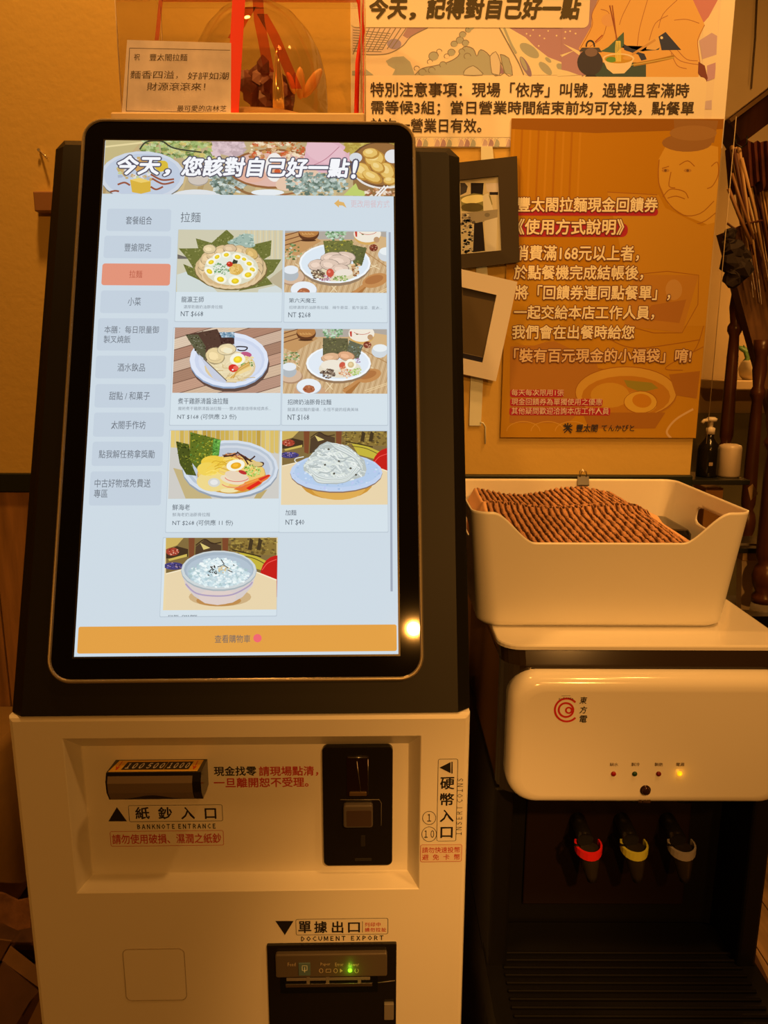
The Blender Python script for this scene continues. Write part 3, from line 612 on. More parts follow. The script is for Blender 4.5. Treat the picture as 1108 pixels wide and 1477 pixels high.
def dish7(p, x0, y0, x1, y1):
    backdrop(p, x0, y0, x1, y1, 375)
    p.ell(540, 560, 250, 75, (206, 176, 130)); p.ell(530, 590, 180, 45, (190, 140, 80))
    p.poly([(232, 370), (830, 360), (800, 470), (720, 560), (640, 605), (520, 625), (420, 610), (330, 550), (270, 480)], (214, 204, 202)); p.ell(520, 560, 150, 62, (222, 206, 200))
    p.curve([(265, 455), (350, 530), (500, 552), (640, 540), (760, 480), (800, 440)], 12, (176, 160, 190)); p.ell(531, 352, 303, 162, (168, 180, 186)); p.ell(531, 345, 300, 156, (206, 214, 216)); p.ell(531, 340, 280, 140, (166, 182, 196)); p.ell(535, 350, 265, 125, (178, 194, 208))
    p.ell(530, 385, 235, 96, (196, 214, 220)); p.specks(inell(530, 375, 240, 105), (290, 262, 770, 488), 520, [(226, 240, 242), (206, 226, 232), (240, 248, 248), (180, 204, 214), (170, 196, 200)], 17)
    p.specks(inell(530, 290, 140, 40), (390, 250, 680, 330), 130, [(226, 240, 242), (206, 226, 232), (240, 248, 248)], 16)
    for i in range(16): x = rnd.uniform(440, 510); y = rnd.uniform(310, 390); p.line([(x, y), (x + rnd.uniform(-24, 24), y + rnd.uniform(-16, 16))], 8, (60, 60, 56))
    for q in ([(548, 260), (575, 300)], [(520, 320), (560, 310)], [(560, 300), (610, 330)], [(645, 302), (655, 310)], [(600, 345), (640, 362)]): p.line(q, 7, (66, 62, 56))
    p.specks(inell(570, 340, 50, 26), (520, 310, 620, 370), 30, [(230, 214, 170), (214, 190, 140)], 9)
card((258, 332, 405.5, 464), (108, 70, 1027, 628), (240, 320, 6.156), dish1, [('龍瀛王師', 262, 427.5, 294, 436.5, 1), ('濃厚乾雞奶油豚骨拉麵', 265, 440, 321, 445.5, 0), ('NT $668', 261, 449, 293, 457.5, 1)])
card((412, 333, 558, 465), (70, 82, 972, 632), (400, 320, 6.156), dish2, [('第六天魔王', 417, 430, 456, 437, 1), ('招牌濃厚奶油豚骨拉麵．辣牛蒡菜．藍牛菠菜．藍太...', 417, 441, 551, 446.5, 0), ('NT $268', 416, 450.5, 448, 459, 1)])
card((251, 473, 403.5, 613), (82, 82, 1073, 697), (240, 460, 6.518), dish3, [('煮干雞豚清醬油拉麵', 257, 574, 329, 583, 1), ('魔術煮干雞豚清醬油拉麵──豐太閤最值得來經典系...', 257, 586.5, 391, 592, 0), ('NT $168 (可供應 23 份)', 256, 597, 341, 606, 1)])
card((409, 475, 558.5, 613), (62, 95, 1035, 704), (400, 460, 6.518), dish4, [('招牌奶油豚骨拉麵', 415, 576, 478, 584, 1), ('龍瀛系拉麵的靈魂．永恆不變的經典美味', 415, 588, 517, 593.5, 0), ('NT $168', 415, 598, 446, 607, 1)])
card((245.5, 621, 401.5, 767), (103, 68, 1060, 672), (230, 610, 6.156), dish5, [('鮮海老', 249, 727.5, 274, 736, 1), ('鮮海老奶油豚骨拉麵', 249, 739.5, 303, 745, 0), ('NT $268 (可供應 11 份)', 249, 750, 336, 759, 1)])
card((405, 622, 559, 767), (46, 78, 1038, 768), (400, 610, 6.518), dish6, [('加麵', 412, 735.5, 427.5, 743.5, 1), ('NT $40', 412, 749.5, 439, 758, 1)])
card((236, 776, 398, 888), (108, 88, 992, 660), (220, 760, 5.54), dish7, [('白飯', 243, 887, 258, 889, 1), ('加飯', 262, 887, 285, 889, 1)])

# --- banner across the top of the screen
def banner():
    p = Paint(SCR, .00015); p.view(140, 190, 5.036); p.setclip(63, 62, 2163, 470)
    p.rr(63, 62, 2163, 470, 0, (190, 170, 128))
    for i in range(16): p.line([(30 + i * 140, 480), (160 + i * 140, 50)], 40, rnd.choice([(204, 182, 134), (178, 152, 104), (196, 172, 122)]))
    p.poly([(60, 60), (330, 60), (250, 150), (60, 240)], (196, 182, 130)); p.line([(60, 110), (330, 80)], 14, (230, 214, 160))
    p.specks(lambda x, y: True, (330, 60, 860, 190), 260, [(130, 150, 80), (170, 190, 120), (200, 214, 160), (90, 110, 60), (210, 190, 110)], 24)
    p.curve([(310, 130), (360, 75), (470, 70), (560, 120), (760, 150)], 12, (60, 64, 50))
    p.ell(330, 330, 305, 186, (120, 118, 110)); p.ell(330, 322, 308, 180, (206, 214, 226)); p.ell(330, 320, 280, 160, (192, 204, 222))
    p.specks(inell(300, 270, 180, 90), (110, 180, 480, 360), 130, [(226, 224, 230), (170, 180, 200), (200, 170, 110), (196, 206, 150)], 18)
    p.ell(330, 250, 60, 50, (206, 160, 90), wob=.1); p.ell(470, 250, 50, 40, (216, 186, 60), wob=.1); p.poly([(240, 350), (310, 335), (390, 360), (390, 435), (320, 452), (255, 440)], (216, 178, 66)); p.poly([(240, 350), (310, 335), (390, 360), (320, 372)], (236, 206, 110))
    for q in ([(150, 385), (200, 370), (240, 390)], [(95, 438), (130, 430), (160, 434)], [(390, 310), (470, 350), (560, 345)], [(400, 340), (480, 380), (560, 365)], [(390, 400), (430, 420), (480, 400)]): p.curve(q, 14, (150, 84, 60))
    p.ell(735, 330, 75, 66, (206, 196, 186)); p.ell(735, 290, 74, 40, (226, 218, 206)); p.arc(735, 350, 72, 40, 10, 170, 6, (160, 150, 140)); p.ell(720, 480, 190, 60, (222, 226, 230))
    p.specks(inell(950, 360, 130, 100), (830, 290, 1090, 462), 240, [(130, 150, 140), (180, 196, 190), (90, 110, 100), (210, 220, 214), (110, 110, 80)], 22)
    p.ell(1120, 480, 0.1, .1, (0, 0, 0))
    p.poly([(830, 60), (1000, 60), (1060, 150), (1000, 190), (850, 150)], (206, 182, 186)); p.specks(lambda x, y: True, (850, 62, 1060, 180), 60, [(220, 196, 200), (190, 166, 170)], 26)
    for x, y, a, b in ((1290, 270, 320, 130),): p.ell(x, y, a + 18, b + 16, (150, 100, 60)); p.ell(x, y, a, b, (222, 182, 168))
    p.specks(inell(1330, 150, 230, 110), (1090, 60, 1560, 260), 240, [(226, 200, 160), (200, 150, 90), (240, 222, 190), (170, 110, 60), (206, 90, 50)], 20)
    p.ell(1130, 290, 120, 80, (226, 178, 156)); p.ell(1290, 260, 70, 105, (240, 236, 232)); p.ell(1300, 270, 45, 60, (228, 176, 140)); p.ell(1310, 290, 22, 20, (206, 92, 50))
    p.curve([(1000, 400), (1100, 450), (1240, 462)], 20, (150, 110, 70)); p.ell(1460, 345, 170, 70, (228, 196, 170), -18); p.curve([(1330, 462), (1450, 440), (1560, 390), (1600, 350)], 14, (160, 104, 64))
    p.poly([(1530, 60), (1730, 60), (1830, 130), (1840, 240), (1790, 300), (1620, 300), (1500, 220)], (222, 178, 190)); p.ell(1660, 150, 150, 80, (228, 188, 198), 15); p.curve([(1560, 250), (1660, 200), (1760, 110)], 6, (190, 130, 146))
    p.specks(inell(1600, 380, 230, 90), (1380, 300, 1830, 470), 300, [(130, 150, 140), (180, 198, 188), (96, 116, 104), (206, 216, 210)], 20); p.ell(1240, 442, 120, 22, (230, 236, 240))
    p.poly([(1780, 62), (2163, 62), (2163, 130), (1860, 190)], (190, 170, 80)); p.specks(lambda x, y: True, (1800, 62, 2163, 140), 50, [(206, 186, 100), (176, 150, 66)], 26)
    p.ell(2050, 240, 215, 165, (110, 76, 50)); p.ell(2060, 235, 205, 155, (150, 106, 60))
    p.poly([(1860, 330), (1980, 400), (2163, 400), (2163, 470), (1860, 470)], (146, 112, 70)); p.curve([(1850, 290), (1930, 370), (2050, 410), (2170, 400)], 16, (230, 226, 220))
    for x, y, a, b, r in ((1930, 290, 70, 60, 40), (2000, 330, 80, 40, 25), (2020, 200, 75, 62, 0), (2110, 290, 70, 56, 60), (1990, 160, 62, 40, 0), (2130, 360, 50, 30, 0), (2040, 260, 56, 40, 30)):
        p.ell(x, y, a, b, (190, 140, 60), r); p.ell(x - 6, y - 6, a * .86, b * .82, (228, 190, 104), r, wob=.05); p.ell(x - 14, y - 14, a * .45, b * .4, (240, 212, 140), r, wob=.08)
    p.ell(1880, 190, 46, 36, (214, 218, 224)); p.ell(2150, 180, 60, 50, (228, 228, 230))
    p.poly([(1790, 462), (1880, 375), (1900, 420), (1960, 440), (1940, 470)], (190, 206, 110)); p.specks(inell(2060, 450, 110, 40), (1950, 400, 2163, 470), 60, [(206, 160, 110), (236, 220, 200), (160, 100, 60)], 16)
    for q in (0, 24): p.line([(2020 + q, 470), (2090 + q, 395)], 12, (240, 236, 232))
    for t, a, b in (('今天', 171, 230), ('，', 237, 244.5), ('您該對自己好一點', 263, 504), ('!', 507.5, 515)):
        p.view(0, 0, 1); p.clip = None
        dy = (a - 171) * .014; tall = {'，': (245, 254), '!': (232, 257)}.get(t, (225.5, 253))
        if t == '今天': tall = (225, 252)
        if t[0] == '您': tall = (227, 256)
        p.text(t, a, tall[0], b, tall[1], (244, 246, 250), .035, .16, .095, (84, 82, 100))
    p.build('menu_banner', M_screen, disp)
banner()

# --- fittings of the cabinet front
SR = Surf(SC.w(0, 0, -RD), SC.ux, SC.uy)                    # floor of the recess
BLK, RED = (38, 24, 16), (176, 44, 26)
MI = M_print
def ink(c): return tuple(v * 1.0 for v in lin(c))
KI = {(38, 24, 16): (.010, .008, .010), (176, 44, 26): (.50, .035, .03)}
def icf(c): return KI.get(c, lin(c))
p = Paint(SR, .0003, cf=icf)
p.poly([(156.5, 1184.5), (183.3, 1184.5), (168.7, 1164)], BLK); p.frame(184.8, 1161.5, 321.8, 1184, 2.5, .7, BLK)
for t, a, b in (('紙', 195, 216), ('鈔', 228, 248.5), ('入', 261, 281), ('口', 295.5, 312)): p.text(t, a, 1164.2 if t != '口' else 1166, b, 1181 if t != '口' else 1180.5, BLK, .022)
p.flush('sticker_lettering', MI, kiosk); p.text('ＢＡＮＫＮＯＴＥ ＥＮＴＲＡＮＣＥ', 198, 1189, 311, 1194.5, BLK, .03, res=1)
p.flush('sticker_lettering', MI, kiosk); p.frame(158.3, 1199, 323.3, 1219, 3, .7, RED); p.text('請勿使用破損、濕潤之紙鈔', 161.5, 1203.5, 319.5, 1215.5, RED, .014)
p.flush('warning_sticker', MI, kiosk); p.text('現金找零', 308.5, 1105.5, 370, 1118.5, BLK, .022); p.text('請現場點清，', 373.5, 1105.5, 459, 1118.5, RED, .022); p.text('一旦離開恕不受理。', 308.5, 1122, 445, 1134.5, RED, .022)
lab = p.build('sticker_lettering', MI, kiosk); lab['label'] = 'printed banknote instructions in the recess'
p = Paint(SC, .0003, cf=icf)
def frame_fill(x0, y0, x1, y1): p.rr(x0, y0, x1, y1, 3, (150, 0, 1))
KI[(150, 0, 1)] = (.80, .70, .60)
p.frame(632, 1094.5, 658, 1213, 3, .7, BLK)
p.poly([(634, 1107), (650, 1099), (650, 1115)], BLK); p.poly([(651.2, 1098.5), (653, 1098.5), (653, 1115.5), (651.2, 1115.5)], BLK)
for t, y0, y1, a, b in (('硬', 1121, 1138, 635.5, 655), ('幣', 1144, 1161.5, 635.5, 654.5), ('入', 1168, 1185, 635, 654), ('口', 1193, 1208, 636, 652.5)): p.text(t, a, y0, b, y1, BLK, .02)
for y, r, t, w in ((1179.5, 9.5, '１', 2.6), (1203, 10.6, '１０', 7)):
    p.arc(619.2, y, r, r, 0, 360, .8, BLK, 30); p.text(t, 619.2 - w, y - 5.5, 619.2 + w, y + 5, BLK, .008)
p.text('ＩＮＳＥＲＴ ＣＯＩＮＳ', 659.5, 1122.5, 666, 1204, BLK, .0, rot=90, res=1)
p.flush('sticker_lettering', MI, kiosk); frame_fill(606.5, 1218, 666, 1242.5); p.frame(606.5, 1218, 666, 1242.5, 3, .7, RED)
p.text('請勿快速投幣', 609, 1221.8, 663.5, 1229.5, RED, .014); p.text('避  免  卡  幣', 609, 1232, 663.5, 1239.8, RED, .014)
p.flush('warning_sticker', MI, kiosk); p.poly([(397.3, 1328), (423.6, 1328), (411, 1348.3)], BLK); p.frame(426.5, 1325.5, 560, 1347, 3, .7, BLK)
for t, a, b in (('單', 430.5, 449), ('據', 453.5, 472), ('出', 479, 495), ('口', 502.5, 519)): p.text(t, a, 1328.8 if t != '口' else 1330.5, b, 1345 if t != '口' else 1344.2, BLK, .022)
p.line([(523, 1328.5), (523, 1344.5)], .7, BLK); p.text('列印中', 526.5, 1330.3, 549, 1336, RED, .016, res=1, space=1.2); p.text('請勿拉扯', 526.5, 1338, 557, 1343.3, RED, .016, res=1, space=1.2)
p.text('ＤＯＣＵＭＥＮＴ  ＥＸＰＯＲＴ', 434.5, 1350.6, 553, 1355.4, BLK, .03, res=1)
lab = p.build('sticker_lettering', MI, kiosk); lab['label'] = 'printed coin and receipt labels on the cabinet front'
# access cover
a0, b1 = SC.px(176, 1368.5); a1, b0 = SC.px(270.5, 1442.5)
o = rrect(a0, b0, a1, b1, .007); i = inset(o, .0009)
MB().loops([[SC.w(a, b, .00005) for a, b in o], [SC.w(a, b, .0006) for a, b in inset(o, .0002)], [SC.w(a, b, .0006) for a, b in inset(o, .0007)], [SC.w(a, b, .00005) for a, b in i]], False, False).build('cover_seam', mat('seam_line', (.42, .36, .28), .5), kiosk)
MB().plate(SC, inset(o, .0012), .0, .0004).build('access_cover', M_white, kiosk)

# banknote slot box
def pr(x, y, h): return SR.px(x, y, h)
def sidebox(xl, xr, prof):
    L = []
    for x in (xl, xr): L.append([SR.w(x, b, h) for h, b in prof])
    return L
bl = pr(170.5, 1140, 0)[0]; br = pr(301.5, 1140, 0)[0]
bT, bF, bM, bL, bB = pr(230, 1095.5, .0)[1], pr(230, 1114, .030)[1], pr(230, 1128, .034)[1], pr(230, 1153.5, .028)[1], pr(230, 1156, .0)[1]
prof = [(0, bT), (.030, bF), (.034, bM), (.033, pr(230, 1143, .033)[1]), (.027, bL), (0.0, bL)]
slot = MB().loops(sidebox(bl, br, prof)).build('banknote_slot', M_blackg, kiosk); slot['label'] = 'black banknote slot hood with yellow value label'
# yellow label lying on the slanted top
tp0, tp1 = SR.w(bl, bT, 0), SR.w(bl, bF, .030)
ST = Surf(SR.w(0, bF, .030), SR.ux, (tp0 - tp1))
ll = (tp0 - tp1).length
p = Paint(ST, .0002, cf=lin)
LA = lambda f: bl + (br - bl) * f
p.raw([(LA(.015), ll * .06), (LA(.955), ll * .06), (LA(.965), ll * .93), (LA(.05), ll * .93)], (236, 190, 60))
def tx(t, f0, f1, g0, g1, c, bold=.01):
    V, F = glyphs(t, 0., .25, 2); xs = [v[0] for v in V]; ys = [v[1] for v in V]
    for ox, oy in ((0, 0), (.03, 0), (-.03, 0), (0, .035), (0, -.035)):
        p.h += 1e-5; p.add([ST.w(LA(f0) + (v[0] + ox - min(xs)) / (max(xs) - min(xs)) * (LA(f1) - LA(f0)), ll * (g0 + (v[1] + oy - min(ys)) / (max(ys) - min(ys)) * (g1 - g0)), p.h) for v in V], F, False, p.cf(c))
for t, f0, f1 in (('１００', .15, .36), ('５００', .375, .58), ('１０００', .60, .85)):
    p.raw([(LA(f0 - .015), ll * .2), (LA(f1), ll * .2), (LA(f1 + .015), ll * .8), (LA(f0), ll * .8)], (24, 18, 20)); tx(t, f0 + .015, f1 - .012, .3, .7, (226, 222, 214))
for f in (.085, .905):
    p.raw([(LA(f - .005), ll * .35), (LA(f + .005), ll * .35), (LA(f + .008), ll * .85), (LA(f - .001), ll * .85)], (206, 60, 20)); p.raw([(LA(f), ll * .15), (LA(f + .028), ll * .5), (LA(f), ll * .36), (LA(f - .028), ll * .5)], (206, 60, 20))
p.build('value_label', MI, slot)
M_smoke = mat('smoked_plastic', (.17, .13, .095), .18)
m = MB(); fa, fb = bl + (br - bl) * .02, bl + (br - bl) * .91
n = 16; top = [SR.w(fa + (fb - fa) * k / n, bF - .003, .0318) for k in range(n + 1)]; mid = [SR.w(fa + (fb - fa) * k / n, bM - .001, .0348) for k in range(n + 1)]
lo = [SR.w(fa + (fb - fa) * k / n, pr(230, 1143, .033)[1], .0338) for k in range(n + 1)]
def hs(b):
    q = sorted([(bM, .034), (pr(230, 1143, .033)[1], .033), (bL, .027)]); return float(np.interp(b, [v[0] for v in q], [v[1] for v in q])) + .0008
arc_ = []
for k in range(n + 1): b_ = bL + .0012 + .0065 * math.exp(-((k / n - .5) / .22) ** 2); arc_.append(SR.w(fa + (fb - fa) * k / n, b_, hs(b_)))
m.loops([top, mid, lo, arc_], False, False, close=False); m.build('smoked_window', M_smoke, slot)
# coin unit
c0, c1 = SR.px(467, 1250, .006); c2, c3 = SR.px(567, 1076.5, .006)
coin = MB().plate(SR, rrect(c0, c1, c2, c3, .006), .0, .006, .0015).build('coin_panel', M_blackg, kiosk)
SQ = Surf(SR.w(0, 0, .006), SR.ux, SR.uy)
def rq(x0, y0, x1, y1, r=.001): a0, b1 = SQ.px(x0, y0); a1, b0 = SQ.px(x1, y1); return rrect(a0, b0, a1, b1, r, 3)
MB().plate(SQ, rq(500, 1091, 531.5, 1147), .0, .0012).build('coin_inlet', mat('coin_inlet_maroon', (.010, .003, .003), .35), coin)
m = MB(); m.tube([SQ.w(*SQ.px(515, 1097), .002), SQ.w(*SQ.px(521, 1145), .002)], .0004, 5); m.tube([SQ.w(*SQ.px(502, 1091.5), .0016), SQ.w(*SQ.px(530, 1091.5), .0016)], .0004, 5)
m.tube([SQ.w(*SQ.px(531, 1094), .0016), SQ.w(*SQ.px(531, 1145), .0016)], .0003, 5); m.build('coin_slit', M_silver, coin)
MB().plate(SQ, rq(504, 1141, 529, 1146), .0012, .0030, .0005).build('inlet_lip', mat('dull_gold', (.20, .13, .06), .3, metal=.6), coin)
m = MB(); m.tube([SQ.w(*SQ.px(x, y), .0006) for x, y in ((491, 1153), (547, 1153), (550, 1158), (550, 1190))], .0004, 5); m.build('button_bracket', M_grey, coin)
MB().plate(SQ, rq(495.5, 1157.5, 538, 1189.5, .003), .0, .006, .0018).build('reject_button', mat('button_grey', (.10, .085, .075), .4), coin)
MB().plate(SQ, rq(500, 1164, 536, 1187, .002), .006, .0066, .0004).build('button_cap', mat('warm_grey_cap', (.06, .038, .028), .4), coin)
m = MB(); m.plate(SQ, rq(520.5, 1205, 527, 1220, .0005), 0, .0008, .0003); m.plate(SQ, rq(512, 1238, 536, 1241, .0005), 0, .0006, .0002); m.build('slot_and_glint', mat('faint_grey', (.02, .018, .016), .4), coin)  # slit, plus a lower thin plate standing in for a highlight

# receipt printer
SP = SC
def rp(x0, y0, x1, y1, r=.001, h=0.): a0, b1 = SP.px(x0, y0, h); a1, b0 = SP.px(x1, y1, h); return rrect(a0, b0, a1, b1, r, 3)
a0, b1 = SP.px(384.5, 1364.5, .004); a1, _ = SP.px(572, 1400, .004)
o = rrect(a0, b1 - .165, a1, b1, .0015, 3)
prn = MB(); prn.plate(SP, o, .0, .004, .001); prn = prn.build('receipt_printer', M_blackg, kiosk); prn['label'] = 'black receipt printer with green power light'
MB().plate(SP, rp(397, 1378.5, 558.5, 1409, .002, .010), .004, .0095, .0015).build('control_strip', mat('brown_grey_plastic', (.105, .085, .062), .38), prn)
SK = Surf(SC.w(0, 0, .0095), SC.ux, SC.uy)
def rk(x0, y0, x1, y1, r=.0006): a0, b1 = SK.px(x0, y0); a1, b0 = SK.px(x1, y1); return rrect(a0, b0, a1, b1, r, 3)
fbn = MB().plate(SK, rk(430.5, 1388.5, 448, 1406), .0, .0014, .0005).build('feed_button', mat('slate_button', (.10, .17, .19), .35), prn)
p = Paint(Surf(SK.w(0, 0, .0014), SK.ux, SK.uy), .0001); p.frame(435.5, 1392.5, 443.5, 1400, 1, .9, (210, 225, 220)); p.line([(439.5, 1395), (439.5, 1402.5)], 1.2, (210, 225, 220)); p.build('button_icon', MI, fbn)
p = Paint(SK, .0001); LC = (190, 176, 150)
for t, a, b in (('Feed', 415, 426.5), ('Paper', 462.5, 476.5), ('Error', 483.5, 495.5), ('Power', 503, 518)): p.text(t, a, 1388.5, b, 1393.5, LC, 0, res=1); p.flush('caption', MI, prn)
for x in (463.3, 484.2): p.arc(x, 1400, 2.6, 3, 0, 360, .8, LC)
p.arc(514.5, 1400, 2.6, 3, -60, 240, .8, LC); p.frame(470, 1397.5, 477.5, 1402.5, .5, .7, LC); p.poly([(490.5, 1397), (494.5, 1400), (490.5, 1403)], LC)
p.build('indicator_mark', MI, prn)
a, b = SK.px(505, 1399.2)
MB().lathe(SK.w(a, b, .0), [(.0025, 0), (.0025, .0006), (.0018, .0015), (.0004, .0018)], 14, SK.n).build('power_light', mat('green_lamp', (.1, .5, .02), .3, emit=(.32, 1., .02), estr=1.3), prn)
ld = lamp('power_light_glow', 'POINT', SK.w(a, b, .005), None, .0035, .002, (.3, 1., .03)); 
# paper mouth: a dark plate painted for the shade of the opening, metal lips
MB().plate(SP, rp(404, 1411, 545, 1431.5, .001, .005), .004, .0046).build('paper_mouth', M_dark, prn)
m = MB(); m.plate(SP, rp(412, 1420.5, 537, 1423.2, .0003, .007), .0046, .0065, .0003); m.build('tear_bar', M_silver, prn)
m = MB(); m.plate(SP, rp(413, 1413, 534, 1415, .0003, .007), .0046, .0056, .0003)
for x in (442, 470, 516): m.plate(SP, rp(x, 1411.5, x + 5, 1424, .0003, .007), .0046, .0060, .0003)
m.build('paper_guide', M_grey, prn)
MB().plate(SP, rp(554, 1447, 568, 1470, .001, .006), .004, .0075, .001).build('cover_latch', M_grey, prn)
m = MB(); m.tube([SP.w(*SP.px(545, 1419, .006), .0045), SP.w(*SP.px(570, 1416, .006), .0045)], .0005, 5); m.build('cover_edge', M_grey, prn)

# ================================================================== WATER DISPENSER
disp_w = thing('water_dispenser', 'white and black floor-standing water dispenser with three taps beside the kiosk', 'water dispenser', (.325, 1.02, 0))
ZD = 1.4 - .342
X0, X1, YF = .1415, .503, .852
def rrz(x0, x1, y0, y1, r, z, n=6): return [Vector((a, b, z)) for a, b in rrect(x0, y0, x1, y1, r, n)]
# white top cover
m = MB(); m.loops([rrz(X0, X1, YF, 1.20, .028, ZD - .006), rrz(X0, X1, YF, 1.20, .028, ZD - .002), rrz(X0 + .001, X1 - .001, YF + .001, 1.199, .028, ZD - .0005), rrz(X0 + .003, X1 - .003, YF + .003, 1.197, .027, ZD)], smooth=False)
m.build('top_cover', M_gloss, disp_w)
# black upper collar
ZP0 = 1.4 - .534
YC = YF - .0135
MB().loops([rrz(X0 + .003, X1 - .003, YC, 1.197, .028, ZP0), rrz(X0 + .003, X1 - .003, YC, 1.197, .028, ZD - .021), rrz(X0 + .0035, X1 - .0035, YC + .001, 1.197, .028, ZD - .0195), rrz(X0 + .004, X1 - .004, YF + .001, 1.196, .028, ZD - .0062)]).build('upper_body', mat('collar_gloss', (.022, .014, .008), .12), disp_w)
# lower shell: side cheeks, back of the alcove, lower cabinet
ZA = 1.4 - .80
m = MB(); m.box(X0, X0 + .026, YF, 1.20, ZA - .02, ZP0, .004); m.box(X1 - .026, X1, YF, 1.20, ZA - .02, ZP0, .004); m.box(X0 + .02, X1 - .02, .935, 1.20, ZA - .02, ZP0, .002)
m.build('alcove_shell', M_black, disp_w)
MB().box(X0 + .06, X1 - .07, .930, .936, ZA + .03, ZP0 - .01, .002).build('alcove_panel', mat('alcove_brown', (.010, .004, .003), .4), disp_w)
m = MB(); m.loops([rrz(X0, X1, YF, 1.20, .02, .02), rrz(X0, X1, YF, 1.20, .02, ZA - .021)]); m.build('lower_body', M_black, disp_w)
m = MB(); m.loops([rrz(X0 + .01, X1 - .01, YF + .01, 1.19, .02, .0), rrz(X0 + .01, X1 - .01, YF + .01, 1.19, .02, .019)]); m.build('foot', M_black, disp_w)
# front panel: rounded slab
YP = .815; SPn = Surf((0, YP, 0), (1, 0, 0), (0, 0, 1))
px0 = SPn.px(735, 1060)[0]; px1 = px0 + .345; pz1 = SPn.px(900, 990)[1] + .004; pz0 = SPn.px(900, 1160.5)[1]
ztop = onY(900, 966, YC - .002).z
n = 8; L = []
def panel_loop(ins, y, zt): return [Vector((a, y, b)) for a, b in rrect(px0 + ins, pz0 + ins * .7, px1 - ins, zt, .033 - ins * .3, n)]
L = [panel_loop(0, YF - .0005, ztop), panel_loop(0, YP + .020, ztop), panel_loop(.0006, YP + .013, ztop - .001), panel_loop(.002, YP + .007, ztop - .0035), panel_loop(.005, YP + .0025, ztop - .008), panel_loop(.010, YP + .0005, ztop - .0135), panel_loop(.016, YP, ztop - .019)]
m = MB(); m.loops(L, smooth=True); fp = m.build('front_panel', M_gloss, disp_w)
# alignment strip above the panel (black trim)
# emblem and wording
def dcf(c): return {1: (.55, .012, .012), 2: (.012, .010, .010)}.get(c[0], lin(c))
p = Paint(SPn, .0002, cf=dcf); R1, K1 = (1, 0, 0), (2, 0, 0)
p.arc(817.5, 1024, 17, 16.5, 42, 318, 3.0, R1, 30); p.arc(816.5, 1024, 10.5, 10, 0, 360, 3.0, R1, 30); p.arc(820.5, 1024.5, 4.2, 4, 0, 360, 2.6, R1, 16)
em = p.flush('emblem', MI, fp); em['label'] = 'red emblem of nested open rings'; 
for k, ch in enumerate('E-POWER'):
    x = 806.5 + k * 3.1; y = 1006.8 + abs(k - 3) ** 2 * .15; p.text(ch, x, y - (1.3 if ch != '-' else .2), x + 2.2, y + (1.3 if ch != '-' else .2), K1, .01, res=1)
p.line([(810, 1003.6), (823, 1003.4)], .5, K1); p.flush('lettering', MI, fp)
for t, y0 in (('東', 1005), ('方', 1018.8), ('電', 1032)): p.text(t, 836.5, y0, 846.5, y0 + 10, K1, .02, .15)
p.flush('lettering', MI, fp)
for t, x0, x1 in (('缺水', 880, 891.5), ('製冷', 911, 922.5), ('製熱', 944.5, 956), ('電源', 975.5, 987)): p.text(t, x0, 1100, x1, 1105, (70, 48, 30), .01, res=1)
p.text('再沸騰', 921, 1153.2, 938.5, 1158.2, (70, 48, 30), .01, res=1)
p.build('caption', MI, fp)
for x, y, c, e in ((885, 1116, (.30, .01, .01), 0), (915.5, 1116, (.02, .06, .03), 0), (950, 1116, (.16, .008, .008), 0), (980.5, 1115.5, (.9, .4, .02), 1)):
    a, b = SPn.px(x, y); nm = 'lamp_%d' % int(x)
    mm = mat(nm, c, .15, emit=(1., .36, .005) if e else None, estr=1.5)
    o = MB().lathe(SPn.w(a, b, 0), [(.0032, 0), (.0031, .001), (.0024, .002), (.0005, .0026)], 14, SPn.n).build('indicator_light', mm, fp)
    if e: o['label'] = 'lit orange indicator light'
a, b = SPn.px(980.5, 1115.5); lamp('indicator_glow', 'POINT', SPn.w(a, b, .006), None, .0012, .002, (1., .4, .02))
a, b = SPn.px(931, 1139.5)
MB().lathe(SPn.w(a, b, 0), [(.0066, 0), (.0066, .0008), (.0060, .0012), (.0052, .0012), (.0052, .0035), (.0040, .0046), (.001, .005)], 18, SPn.n).build('reboil_button', mat('dark_chrome', (.06, .03, .025), .1, metal=.6), fp)
